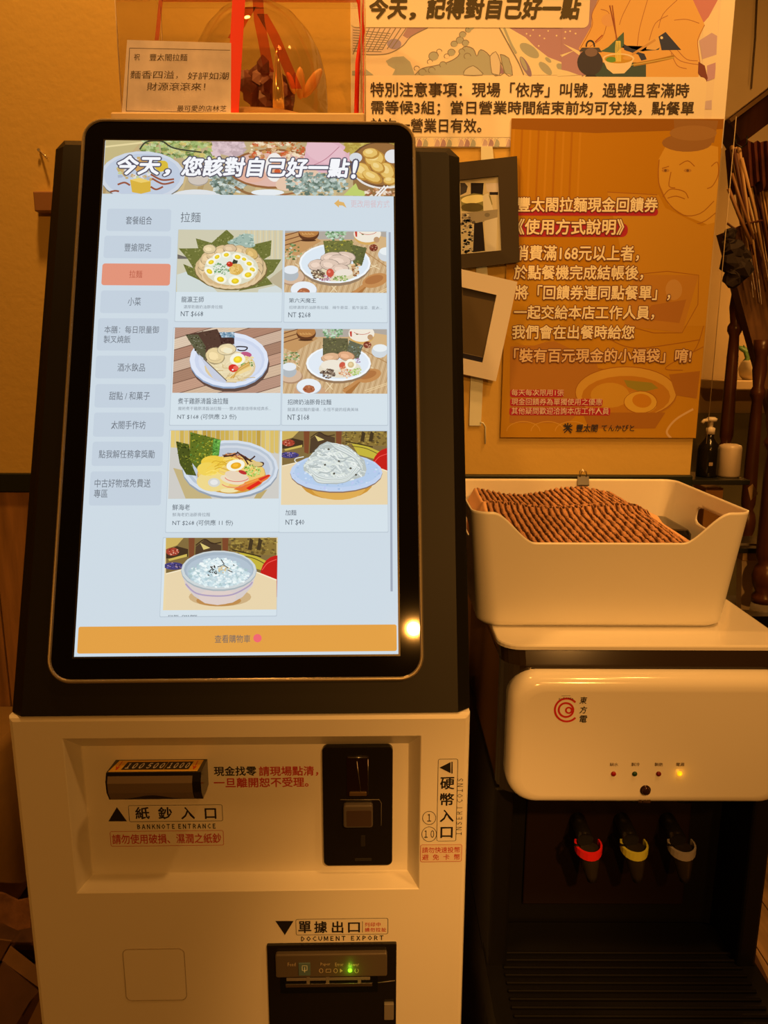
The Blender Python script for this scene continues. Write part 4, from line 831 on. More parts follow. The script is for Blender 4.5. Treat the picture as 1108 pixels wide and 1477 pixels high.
# taps
def tap(x, ring, lab):
    m = MB(); yb = .885; zt = ZP0
    P = onY(x, 1222, yb); c = Vector((P.x, yb, P.z))
    tp = MB(); tp.lathe(Vector((c.x - .004, yb + .004, zt - .003)), [(.019, 0), (.019, -.012), (.015, -.02), (.0145, -.034), (.012, -.036)], 18)
    tp = tp.build('tap', M_blackg, disp_w); tp['label'] = lab
    ta = MB(); ta.tube([c + Vector((-.004, .045, .012)), c + Vector((-.003, .004, .008))], .011, 12); ta.build('tap_arm', M_blackg, tp)
    sp = MB(); sp.lathe(c + Vector((.001, -.002, -.006)), [(.0135, 0.006), (.0135, -.006), (.0115, -.018), (.0085, -.032), (.0065, -.042), (.0045, -.042)], 16, (-.14, .05, 1)); sp.build('spout', mat('grey_black_plastic', (.03, .024, .018), .3), tp)
    rg = MB(); L = []
    for k in range(15):
        t = math.radians(155 + k * 230 / 14 - 0); d = Vector((math.cos(t), math.sin(t), 0)); q = c + Vector((0, 0, .000))
        h = .010 + .004 * math.cos(math.radians((k / 14 - .5) * 200)); lift = .004 * abs(k / 7 - 1) ** 2
        L.append([q + d * .0158 + Vector((0, 0, lift + .004)), q + d * .0185 + Vector((0, 0, lift + .003)), q + d * .0185 + Vector((0, 0, lift - h + .006)), q + d * .0158 + Vector((0, 0, lift - h + .005))])
    rg.loops(L); rg.build('tap_ring', ring, tp)
    lv = MB(); lv.box(c.x - .014, c.x + .004, yb - .014, yb + .01, zt - .028, zt - .022, .002); lv.build('lever', M_blackg, tp); lv = MB(); lv.tube([c + Vector((-.02, -.002, .006)), c + Vector((-.012, -.006, .004))], .0016, 6); lv.build('lever_pin', M_blackg, tp)
tap(848.5, mat('red_ring_plastic', (.78, .02, .02), .3), 'tap with red ring'); tap(914.5, mat('lime_ring_plastic', (.62, .62, .08), .3), 'tap with lime ring'); tap(983, mat('grey_ring_plastic', (.36, .34, .36), .35), 'tap with grey ring')
# drip tray
m = MB(); m.loops([[Vector((a, b, z)) for a, b in rrect(X0 - .002, .73, X1 + .004, .934, .05, 8)] for z in (ZA - .06, ZA - .003)] + [[Vector((a, b, ZA)) for a, b in rrect(X0 + .002, .734, X1, .930, .048, 8)]])
tray = m.build('drip_tray', M_black, disp_w)
for k in range(11):
    y = .745 + k * .0125; ins = max(0, .05 - math.sqrt(max(0, .05 ** 2 - (max(0, .05 - (y - .73))) ** 2)))
    MB().box(X0 + .02 + ins, X1 - .02 - ins, y, y + .004, ZA - .0005, ZA + .004, .0012, 1).build('slat', mat('dull_black', (.003, .0025, .002), .7, spec=.15), tray)

# power leads in the gap
m = MB(); m.tube([(.105, 1.235, 1.02), (.118, 1.235, .8), (.112, 1.235, .6), (.122, 1.235, .42), (.10, 1.235, .22), (.11, 1.235, .02)], .0035, 8)
tag(m.build('power_cable', M_black), 'straight black power cable hanging between kiosk and water dispenser', 'cable')
m = MB(); m.tube([(.128, 1.225, .85), (.122, 1.225, .62), (.137, 1.225, .42), (.13, 1.225, .2), (.14, 1.225, .02)], .0028, 8)
tag(m.build('power_cable', M_black), 'curling black power cable touching the side of the water dispenser', 'cable')

# ================================================================== STORAGE BIN, TOWEL, CASE, CLIP
ZB = ZD + .0005; HB = .156
bx0, bx1, by0, by1 = .1235, .4465, .912, 1.150           # foot of the bin
tx0, tx1, ty0, ty1 = .1095, .4610, .898, 1.162           # rim
def bin_pt(u, v, ins=0.):
    """u along the perimeter 0..1, v height 0..1"""
    x0 = bx0 + (tx0 - bx0) * v + ins; x1 = bx1 + (tx1 - bx1) * v - ins; y0 = by0 + (ty0 - by0) * v + ins; y1 = by1 + (ty1 - by1) * v - ins
    r = .028 * (1 - .25 * v) - ins * .5
    w, d = x1 - x0 - 2 * r, y1 - y0 - 2 * r; q = math.pi * r / 2; segs = [w, q, d, q, w, q, d, q]; t = u * sum(segs)
    k = 0
    while k < 7 and t > segs[k]: t -= segs[k]; k += 1
    if k == 0: return x0 + r + t, y0
    if k == 1: a = -math.pi / 2 + t / r; return x1 - r + r * math.cos(a), y0 + r + r * math.sin(a)
    if k == 2: return x1, y0 + r + t
    if k == 3: a = t / r; return x1 - r + r * math.cos(a), y1 - r + r * math.sin(a)
    if k == 4: return x1 - r - t, y1
    if k == 5: a = math.pi / 2 + t / r; return x0 + r + r * math.cos(a), y1 - r + r * math.sin(a)
    if k == 6: return x0, y1 - r - t
    a = math.pi + t / r; return x0 + r + r * math.cos(a), y0 + r + r * math.sin(a)
def sm(t): t = max(0, min(1, t)); return t * t * (3 - 2 * t)
def top_h(x, y):
    if y > ty0 + .03: return HB
    dl = sm((x - .135) / .052); dr = sm((.432 - x) / .055)
    return HB - .040 * min(dl, dr)
NU, NV = 300, 44
bm = bmesh.new(); G = []
for j in range(NV + 1):
    row = []
    for i in range(NU):
        v0 = j / NV; x, y = bin_pt(i / NU, 1); H = top_h(x, y); v = v0 * H / HB
        x, y = bin_pt(i / NU, v); z = ZB + HB * v
        if v0 == 0: x, y = bin_pt(i / NU, 0, .006)
        elif j == 1: z = ZB + .004; x, y = bin_pt(i / NU, .02, .0015)
        row.append(bm.verts.new((x, y, z)))
    G.append(row)
hy, hz, hw, hh = 1.006, ZB + .134 - .013, .050, .0125
def in_hole(p):
    if abs(p.x - (bx0 + bx1) / 2) < .14: return None
    dy, dz = (p.y - hy), (p.z - hz); return (abs(dy) / hw) ** 4 + (abs(dz) / hh) ** 4
for j in range(NV):
    for i in range(NU):
        k = (i + 1) % NU; q = [G[j][i], G[j][k], G[j + 1][k], G[j + 1][i]]; c = sum((v.co for v in q), Vector()) / 4; t = in_hole(c)
        if t is not None and t < 1: continue
        bm.faces.new(q)
for v in bm.verts:
    t = in_hole(v.co)
    if t is not None and .2 < t < 3.5 and v.is_boundary and v.link_faces:
        f = t ** -.25; v.co.y = hy + (v.co.y - hy) * f; v.co.z = hz + (v.co.z - hz) * f
for v in [v for v in bm.verts if not v.link_faces]: bm.verts.remove(v)
bm.faces.new([v for v in G[0]][::-1])
m = MB(); m.bm(bm, True); bin_o = m.build('storage_bin', M_wplas)
md = bin_o.modifiers.new('wall', 'SOLIDIFY'); md.thickness = .0022; md.offset = -1; md.use_even_offset = True
tag(bin_o, 'white plastic storage bin with cut-out handles on top of the water dispenser', 'storage bin')

# ribbed towel draped over a fold
def towel():
    nx, ny = 230, 70; m = MB(); V = []; F = []; C = []; x0, x1 = .133, .398; y0, y1 = .914, 1.125
    for j in range(ny + 1):
        for i in range(nx + 1):
            u, v = i / nx, j / ny; sl = .030 * (1 - v) - .012
            X = x0 + (x1 - x0) * u + sl * (.3 + .9 * u); Y = y0 + (y1 - y0) * v
            base = ZB + .107 + .033 * v + .006 * math.sin(u * 9 + v * 2) * v - .014 * max(0, u - .86) / .14 - .02 * max(0, .04 - u) / .04
            fold = .006 * math.exp(-((v - .62 - .03 * math.sin(u * 7)) / .05) ** 2)
            ph = u * 31 * math.pi + .9 * math.sin(v * 5 + u * 3) + v * 1.4 + (1.2 if v > .60 + .03 * math.sin(u * 7) else 0) + .28 * math.sin(v * 44 + u * 90) * (.5 + u) + rnd.uniform(-.12, .12)
            if .05 < u < .935:
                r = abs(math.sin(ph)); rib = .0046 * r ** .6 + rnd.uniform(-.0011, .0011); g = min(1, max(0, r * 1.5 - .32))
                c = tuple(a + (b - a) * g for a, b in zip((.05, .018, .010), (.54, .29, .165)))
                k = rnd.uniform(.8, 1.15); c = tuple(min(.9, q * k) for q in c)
            else: rib = .003; c = (.82, .50, .30)
            V.append((X, Y, base + fold + rib)); C.append(c)
    n = len(V)
    for j in range(ny):
        for i in range(nx): F.append([j * (nx + 1) + i, j * (nx + 1) + i + 1, (j + 1) * (nx + 1) + i + 1, (j + 1) * (nx + 1) + i])
    m.add(V, F, True); m.C = [C[f[0]] for f in F]
    # folded underside
    B = [0, nx, (nx + 1) * ny + nx, (nx + 1) * ny]
    lo = [(V[b][0] + (.01 if b in (0, B[3]) else -.012), V[b][1], ZB + .01) for b in B]
    edge = list(range(0, nx + 1)); Vn = len(m.V); m.V += [(V[e][0], V[e][1] + .004, ZB + .012) for e in edge]
    for i in range(nx): m.F.append([edge[i + 1], edge[i], Vn + i, Vn + i + 1]); m.smooth.append(False); m.C.append((.5, .25, .13))
    for ed in ([j * (nx + 1) for j in range(ny + 1)], [j * (nx + 1) + nx for j in range(ny + 1)]):
        Vn = len(m.V); m.V += [(V[e][0] + (.006 if e % (nx + 1) == 0 else -.004), V[e][1], ZB + .012) for e in ed]
        for i in range(ny): m.F.append([ed[i], ed[i + 1], Vn + i + 1, Vn + i]); m.smooth.append(False); m.C.append((.72, .38, .2))
    Vn = len(m.V); ed = [ny * (nx + 1) + i for i in range(nx + 1)]; m.V += [(V[e][0], V[e][1] - .002, ZB + .012) for e in ed]
    for i in range(nx): m.F.append([ed[i], ed[i + 1], Vn + i + 1, Vn + i]); m.smooth.append(False); m.C.append((.5, .25, .13))
    bo = [(x0 + .02, y0 + .01), (x1 - .01, y0 + .01), (x1 - .01, y1 - .01), (x0 + .01, y1 - .01)]
    m.add([(a, b, ZB + .0035) for a, b in bo] + [(a, b, ZB + .012) for a, b in bo], [[3, 2, 1, 0], [0, 1, 5, 4], [1, 2, 6, 5], [2, 3, 7, 6], [3, 0, 4, 7]], False, (.5, .25, .13))
    return m
tw = towel().build('ribbed_towel', mat('chenille', attr=True, rough=.95, spec=.1))
tag(tw, 'brown ribbed chenille towel folded inside the white storage bin', 'towel')
P = onY(952, 747, 1.075)
m = MB(); m.loops([[Vector((a, b, z)) for a, b in rrect(.402, 1.02, .440, 1.13, .012)] for z in (ZB + .0035, ZB + .098)] + [[Vector((a, b, ZB + .104)) for a, b in rrect(.406, 1.024, .436, 1.126, .010)], [Vector((a, b, ZB + .105)) for a, b in rrect(.411, 1.03, .431, 1.12, .008)]])
tag(m.build('black_case', M_blackg), 'glossy black case standing behind the towel in the bin', 'case')
# binder clip on the rim
q = onY(840.5, 690, ty1); xc = q.x; zr = ZB + HB
clip = thing('binder_clip', 'small grey binder clip gripping the back rim of the bin', 'clip', (xc, ty1, zr - .010))
m = MB(); m.loops([[Vector((xc + s * .009, y, z)) for y, z in ((ty1 - .0075, zr - .010), (ty1 - .0075, zr - .0085), (ty1 - .0030, zr + .0045), (ty1 + .0010, zr + .0045), (ty1 + .0055, zr - .0085), (ty1 + .0055, zr - .010), (ty1 + .0045, zr - .010), (ty1 + .0005, zr + .0030), (ty1 - .0025, zr + .0030), (ty1 - .0065, zr - .010))] for s in (-1, 1)])
m.build('clip_body', mat('clip_steel', (.07, .07, .075), .35, metal=.5), clip)
for dy in (-.0035, .0025):
    m = MB(); m.tube([(xc - .005, ty1 + dy - .001, zr + .0045), (xc - .004, ty1 + dy * 1.6, zr + .012), (xc, ty1 + dy * 1.8, zr + .014), (xc + .004, ty1 + dy * 1.6, zr + .012), (xc + .005, ty1 + dy - .001, zr + .0045)], .0007, 6); m.build('wire_handle', M_silver, clip)

# ================================================================== POSTERS ON THE WALL
def wsurf(y): return Surf((0, y, 0), (1, 0, 0), (0, 0, 1))
S1 = wsurf(YW - .0015)
A = S1.px(520, -45); Bq = S1.px(1046.5, 212)
pa0 = S1.px(506, 100)[0]; pa1 = S1.px(1047.5, 150)[0]; pb0 = S1.px(640, 212.5)[1]; pb1 = S1.px(800, -60)[1]
notice = MB(); notice.plate(S1, [(pa0, pb0), (pa1, pb0), (pa1, pb1), (pa0, pb1)], -.0014, .0)
notice = notice.build('notice_poster', mat('cream_poster_paper', alb((250, 176, 84)), .5), origin=((pa0 + pa1) / 2, YW, pb0))
tag(notice, 'large cream notice poster with waves, a robed figure and bold writing', 'poster')
cfp = lambda c: alb(c)
def notice_art():
    p = Paint(S1, .0002, cf=cfp); p.clip = (pa0 + .002, pb0 + .001, S1.px(1033, 90)[0], pb1)
    GR, MV, LN, CR_ = (176, 132, 70), (176, 106, 66), (140, 96, 50), (242, 166, 86)
    p.rr(505, -60, 1033, 212, 0, (240, 164, 84))
    p.view(520, 0, 3.693)
    p.poly([(1160, 120), (1230, -50), (1400, -50), (1300, 200), (1180, 420)], MV)
    # dusk sky with stars
    p.poly([(790, 148), (1330, 148), (1330, 400), (1200, 390), (1100, 345), (1000, 305), (930, 250), (880, 200)], (184, 106, 70))
    for x, y in ((920, 160), (955, 190), (980, 205), (1000, 165), (1045, 190), (1090, 170), (1100, 200), (905, 190), (950, 245), (885, 180), (1130, 230), (1180, 180)): p.ell(x, y, 4.5, 4.5, (240, 190, 120), n=8)
    p.line([(1065, 295), (1200, 235)], 5, (240, 180, 100)); p.poly([(1080, 232), (1200, 290), (1100, 250)], (240, 180, 100))
    # hanging cloud in the upper left corner, barred
    p.poly([(-60, 148), (360, 148), (270, 190), (220, 250), (150, 285), (60, 292), (-60, 270)], (226, 150, 80)); p.poly([(250, 148), (360, 148), (250, 205), (225, 190)], MV); p.ell(180, 235, 38, 28, (160, 110, 80))
    for i in range(9): p.line([(-40 + i * 26, 290 - i * 4), (20 + i * 28, 150)], 5, LN); p.line([(-40, 160 + i * 14), (160 - i * 6, 180 + i * 12)], 4, LN)
    p.curve([(360, 148), (270, 195), (225, 245), (150, 285), (60, 292), (0, 288)], 5, LN)
    # rounded hill, foamy swell, wave flanks: generic sea pattern
    p.poly([(135, 325), (170, 305), (230, 300), (265, 330), (290, 400), (170, 400), (185, 370), (150, 350)], GR)
    body = [(290, 400), (330, 365), (400, 350), (470, 330), (520, 300), (550, 250), (600, 260), (620, 300), (640, 265), (690, 300), (740, 400)]
    p.poly(body, GR); p.curve(body, 5, LN, 3)
    for x, y, r in ((390, 300, 26), (370, 330, 14), (420, 275, 14), (500, 235, 18), (530, 215, 20), (560, 230, 18), (545, 185, 18), (575, 160, 16), (590, 145, 16), (485, 280, 20), (460, 300, 14), (440, 345, 18), (330, 385, 20), (380, 375, 18), (300, 365, 14), (540, 275, 16), (570, 300, 18)):
        p.ell(x, y, r, r * .9, GR if r > 15 else (236, 162, 86), n=12); p.arc(x, y, r, r * .9, 130, 360, 4, LN)
    for q, c in (([(560, 370), (600, 350), (640, 380), (650, 400), (550, 400)], (206, 150, 80)), ([(700, 340), (740, 320), (765, 390), (720, 398)], (160, 92, 66)), ([(745, 290), (790, 310), (810, 400), (770, 390)], GR), ([(690, 300), (720, 275), (745, 330), (740, 400), (700, 390)], (222, 156, 84))): p.poly(q, c); p.curve(q + [q[0]], 4, LN, 2)
    p.poly([(740, 148), (790, 148), (880, 200), (930, 250), (1000, 305), (1120, 350), (1240, 400), (880, 400), (830, 280), (780, 220)], (236, 168, 90)); p.curve([(740, 148), (790, 240), (840, 330), (870, 400)], 6, LN); p.curve([(765, 148), (800, 230), (830, 285)], 12, GR)
    for x, y, a, b, ro, c in ((900, 270, 60, 28, 35, GR), (880, 355, 60, 18, 62, (150, 96, 70)), (985, 365, 46, 20, 45, GR), (1080, 370, 44, 20, 40, GR), (870, 340, 40, 10, 65, GR), (1000, 320, 20, 10, 40, GR)): p.ell(x, y, a, b, c, ro)
    p.poly([(-60, 380), (30, 370), (70, 400), (-60, 402)], GR)
    # robed figure holding a noodle bowl
    p.view(810, 0, 4.432); OR, OL = (232, 136, 44), (176, 84, 30)
    p.poly([(830, -20), (1010, -20), (940, 110), (905, 150)], (206, 100, 60)); p.poly([(905, 150), (1000, 40), (1000, 500), (900, 500)], (246, 172, 88))
    for q, c in (([(880, 260), (960, 210), (995, 230), (990, 350), (900, 380)], (206, 130, 84)), ([(930, 420), (985, 400), (985, 500), (930, 520)], (200, 118, 78)), ([(900, 650), (960, 640), (960, 700), (890, 700)], (206, 136, 96))): p.poly(q, c)
    p.poly([(0, 150), (180, 120), (180, 480), (0, 480)], (184, 106, 70)); p.poly([(-30, 440), (40, 455), (110, 480), (-30, 490)], (236, 168, 90))
    for q in ((25, 205), (55, 200), (20, 245), (90, 215), (130, 60)): p.ell(*q, 6, 6, (244, 190, 120), n=8)
    p.poly([(10, 280), (120, 330), (115, 355)], (240, 176, 96)); p.poly([(0, 350), (90, 320), (0, 366)], (236, 170, 90))
    p.poly([(240, -20), (830, -20), (915, 160), (870, 270), (885, 400), (875, 495), (540, 495), (250, 480), (110, 310), (190, 170), (195, 90)], OR)
    for q in ([(240, 0), (195, 90), (195, 170), (120, 310)], [(290, 150), (260, 240), (180, 300)], [(370, 160), (390, 100), (440, 0)], [(480, 330), (500, 180), (550, 0)], [(620, 180), (650, 90), (740, 0)], [(560, 260), (600, 150), (680, 100)], [(915, 160), (880, 230), (870, 280), (885, 400)], [(720, 130), (800, 125), (880, 150)], [(690, 320), (760, 390), (880, 415)], [(740, 320), (800, 380), (870, 390)], [(250, 60), (300, 80), (330, 160)], [(700, 340), (740, 420), (800, 440)]): p.curve(q, 4, OL, 4)
    p.poly([(875, 395), (915, 420), (935, 500), (905, 600), (900, 500), (872, 470)], (130, 52, 24))
    p.poly([(245, 330), (330, 290), (398, 205), (400, 290), (480, 330), (620, 320), (630, 300), (520, 330), (400, 300)], (74, 64, 40)); p.poly([(250, 400), (540, 400), (540, 495), (180, 490)], (70, 66, 36)); p.poly([(300, 300), (395, 208), (400, 290), (350, 340), (250, 330)], (80, 84, 40))
    p.poly([(620, 235), (665, 205), (765, 320), (640, 322)], (60, 48, 38)); p.ell(640, 242, 9, 9, (240, 200, 150)); p.poly([(395, 280), (480, 330), (530, 345), (545, 380), (510, 388), (490, 350), (400, 320)], (60, 48, 38)); p.poly([(560, 260), (620, 240), (635, 300), (600, 320), (540, 315)], (230, 140, 50)); p.line([(450, 350), (600, 255)], 14, (210, 120, 40)); p.curve([(460, 415), (600, 390), (720, 362)], 20, (176, 100, 24)); p.line([(430, 420), (720, 368)], 4, (220, 150, 50))
    p.ell(300, 130, 45, 40, (226, 130, 50)); p.line([(308, 35), (355, 255)], 8, (150, 60, 20)); p.line([(324, 35), (352, 255)], 8, (160, 70, 24)); p.line([(215, 270), (262, 225)], 7, (170, 60, 20))
    p.poly([(262, 375), (465, 372), (440, 430), (400, 470), (330, 472), (290, 440)], (246, 172, 92)); p.ell(364, 375, 102, 34, (250, 190, 110)); p.ell(364, 378, 90, 28, (206, 120, 24)); p.ell(318, 382, 34, 18, (110, 120, 30)); p.ell(420, 372, 30, 12, (222, 130, 40))
    for i in range(5): p.curve([(350 + i * 6, 262), (345 + i * 8, 320), (350 + i * 7, 395)], 5, (240, 176, 50))
    p.ell(182, 400, 82, 84, (70, 48, 30)); p.poly([(112, 330), (130, 305), (240, 305), (258, 335)], (84, 58, 34)); p.arc(184, 295, 26, 34, 170, 370, 10, (60, 42, 28)); p.ell(190, 335, 40, 28, (130, 80, 44)); p.poly([(160, 478), (215, 478), (225, 492), (150, 492)], (60, 42, 26))
    # lower strip of the pattern
    p.view(0, 0, 1); p.rr(505, 198, 1033, 212, 0, (232, 162, 92))
    for i in range(34):
        x = 600 + i * 8.6; p.poly([(x, 212), (x + 2, 200), (x + 7, 199), (x + 10, 212)], [(176, 106, 66), GR, (240, 176, 100), (200, 130, 76)][i % 4]); p.curve([(x, 212), (x + 4, 200), (x + 9, 204)], 1, (250, 190, 110), 3)
    # text panels
    p.clip = (pa0 + .001, pb0 + .001, pa1, pb1)
    p.rr(505, -60, 849, 40.5, 8, (248, 176, 100)); p.rr(524, 110, 1013, 199, 9, (246, 170, 96))
    p.build('poster_print', M_printg, notice)
    p = Paint(S1, .0013, cf=lambda c: (.035, .022, .02) if c[0] == 9 else (.06, .05, .02)); B9, B8 = (9, 0, 0), (8, 0, 0)
    p.text('今天', 533.5, -2, 586.5, 27, B8, .04, .15); p.text('，', 591, 19, 599, 28.5, B8, .03); p.text('記得對自己好一點', 616, -2.5, 836.5, 27.5, B8, .04, .15); p.flush('heading', MI, notice)
    p.text('特別注意事項：現場「依序」叫號，過號且客滿時', 534.5, 119, 993, 141.5, B9, .016); p.flush('lettering', MI, notice); p.text('需等候3組；當日營業時間結束前均可兌換，點餐單', 535.5, 145.5, 1000, 167.5, B9, .016); p.flush('lettering', MI, notice); p.text('於次一營業日有效。', 535, 171, 694, 191.5, B9, .016)
    p.build('lettering', MI, notice)
notice_art()

S2 = wsurf(YW - .0045)
oa0, ob1 = S2.px(738, 170.5); oa1, ob0 = S2.px(1003.5, 629.5); oa1 = (oa1 + S2.px(1043.5, 190)[0]) / 2; ob0 = S2.px(860, 631.5)[1]
OC = (192, 104, 10)
promo = MB(); promo.plate(S2, [(oa0, ob0), (oa1, ob0), (oa1, ob1), (oa0, ob1)], -.0012, .0)
promo = promo.build('voucher_poster', mat('orange_poster_paper', alb((186, 96, 4)), .4), origin=((oa0 + oa1) / 2, YW - .004, ob0))
tag(promo, 'orange voucher poster with outlined writing over a faint portrait and noodle bowl', 'poster')
def promo_art():
    p = Paint(S2, .0002, cf=cfp); p.clip = (oa0 + .0005, ob0 + .0005, oa1 - .0005, ob1 - .0005); D, D2, LT = (172, 84, 6), (160, 74, 10), (206, 116, 14)
    p.rr(720, 170, 1060, 640, 0, (184, 94, 4)); p.poly([(735, 400), (1040, 380), (1010, 640), (715, 640)], (190, 100, 8))
    for i in range(9): x = 742 + i * 12; p.line([(x, 172), (x - 5, 290)], 3, (172, 82, 4) if i % 2 else (192, 100, 8))
    p.poly([(735, 170), (1050, 170), (1050, 186), (860, 192), (735, 186)], (150, 70, 6))
    # generic bearded man in a soft hat, drawn in faint lines
    sk = (206, 116, 20)
    p.poly([(950, 230), (962, 208), (1005, 205), (1036, 212), (1036, 330), (990, 312), (965, 296), (951, 265)], sk)
    p.ell(991, 206, 36, 13, (150, 78, 20)); p.poly([(972, 172), (1036, 174), (1030, 206), (974, 205)], (150, 78, 20)); p.ell(1000, 192, 34, 11, (160, 86, 24))
    for q in ([(951, 230), (950, 262), (962, 290), (985, 310), (1010, 308), (1030, 290)], [(955, 243), (965, 240)], [(980, 238), (992, 232), (1002, 240)], [(968, 248), (965, 268), (974, 271)], [(956, 284), (965, 274), (975, 273), (988, 277), (993, 286)], [(963, 286), (975, 283), (988, 287)], [(1026, 240), (1035, 234), (1036, 252), (1028, 268), (1020, 272)], [(953, 300), (975, 322), (1010, 322), (1035, 305)], [(880, 335), (905, 345), (913, 400)], [(1032, 330), (1018, 380), (1015, 420)]): p.curve(q, 1.3, D2, 4)
    for x in (960, 992): p.ell(x, 246, 5.5, 2.6, (180, 96, 20)); p.ell(x, 246, 2, 2, (120, 60, 14), n=8)
    p.poly([(876, 277), (950, 281), (960, 300), (1012, 326), (1034, 320), (1022, 470), (880, 470), (900, 380)], (194, 104, 12)); p.curve([(876, 277), (948, 281)], 1.2, D2)
    p.poly([(915, 396), (1008, 397), (984, 480), (900, 470)], (186, 96, 16)); p.curve([(915, 396), (1008, 397), (984, 480), (905, 470)], 1.2, D2, 2); p.ell(972, 418, 12, 15, (194, 108, 30)); p.poly([(940, 440), (990, 432), (980, 466), (925, 460)], (172, 84, 16))
    for q in ([(880, 490), (920, 502), (1010, 490)], [(760, 500), (850, 530), (930, 534)], [(985, 525), (1005, 500), (1015, 470)], [(1015, 500), (960, 530), (985, 534)]): p.curve(q, 1.2, D2)
    # oval shades and shapes lower down
    p.poly([(736, 500), (800, 492), (860, 520), (870, 560), (820, 610), (735, 610)], (176, 88, 16)); p.ell(770, 440, 50, 60, (196, 106, 10), 20)
    p.ell(903, 568, 74, 38, (176, 88, 12)); p.ell(903, 566, 73, 37, (206, 118, 24)); p.ell(903, 572, 64, 30, (186, 94, 12)); p.ell(880, 570, 28, 18, (200, 112, 18)); p.poly([(900, 548), (940, 552), (950, 560), (925, 566), (905, 558)], (150, 100, 16)); p.ell(924, 580, 24, 16, (214, 126, 24), 8); p.ell(926, 578, 14, 10, (196, 98, 10), 8)
    p.arc(903, 566, 73, 37, 0, 360, 1.2, D2, 40); p.arc(924, 580, 24, 16, 0, 360, 1, D2, 20); p.poly([(840, 595), (960, 595), (945, 618), (850, 618)], (166, 80, 12))
    for x in (755, 790, 825): p.arc(x, 622, 24, 14, 180, 360, 1.2, (206, 116, 24))
    p.curve([(1000, 590), (975, 605), (962, 622), (968, 632)], 3, (214, 130, 50))
    p.poly([(965, 540), (1010, 535), (1005, 575), (975, 570)], (166, 80, 12))
    # red bars behind the headings
    RB = (176, 30, 22)
    p.rr(738, 300, 949, 311.5, 5, RB); p.rr(738, 322, 905, 342, 8, RB); p.rr(736, 562, 813, 573, 3, RB); p.rr(736, 575, 869, 586, 3, RB); p.rr(735, 588, 880, 599.5, 3, RB)
    p.build('poster_print', M_printg, promo)
    p = Paint(S2, .0008, cf=cfp); TC, OCc = (240, 186, 118), (104, 34, 10)
    def T(t, x0, y0, x1, y1, c=TC): p.text(t, x0, y0, x1, y1, c, .024, 0, .075, OCc); p.flush('lettering', MI, promo)
    T('豐太閤拉麵現金回饋券', 747, 284.5, 948, 306); T('《使用方式說明》', 747, 316, 899, 338.5)
    T('消費滿168元以上者，', 744, 354, 921, 376.5); T('於點餐機完成結帳後，', 742, 382.5, 927, 404); T('將「回饋券連同點餐單」，', 744, 411.5, 966, 433); T('一起交給本店工作人員，', 742, 440.5, 943, 461)
    T('我們會在出餐時給您', 739.5, 469, 914, 489); T('「裝有百元現金的小福袋」唷!', 742, 502.5, 996, 523, (222, 140, 60))
    for t, x1, y0, y1 in (('每天每次限用1張', 813, 561.5, 571), ('現金回饋券為單獨使用之優惠', 868, 574.5, 584.5), ('其他疑問歡迎洽詢本店工作人員', 878, 587.5, 598)): p.text(t, 738, y0, x1, y1, (226, 150, 80), .004, res=1); p.flush('small_print', MI, promo)
    K = (30, 20, 14); p.text('豐太閤', 831, 612, 862, 623, K, .02, .1); p.text('てんかびと', 868, 612.5, 914.5, 622, K, .012)
    for a in (-150, -125, -90, -55, -30, 150, 30): t = math.radians(a); p.line([(819, 617), (819 + 7.5 * math.cos(t), 617 + 7 * math.sin(t))], 1.8, K)
    p.line([(814, 624), (820, 618)], 1.6, K); p.line([(824, 624), (818, 618)], 1.6, K)
    p.build('shop_mark', MI, promo)
promo_art()
# clear film sleeve reaching past the wall edge
S3 = wsurf(YW - .0075); q1 = S3.px(1062, 170)[0]; q0 = S3.px(1040, 300)[0]; zq1 = S3.px(1060, 168)[1]; zq0 = S3.px(1000, 640)[1]
m = MB(); m.plate(S3, [(oa1 + .001, zq0), (q1, zq0), (q1, zq1), (oa1 + .001, zq1)], -.0004, .0)
sl = m.build('clear_sleeve', M_sleeve, promo)
m = MB(); m.tube([S3.w(q1, zq0, .0002), S3.w(q1, zq1, .0002)], .0006, 5); m.build('sleeve_edge', mat('film_edge', (.45, .36, .22), .4), promo)

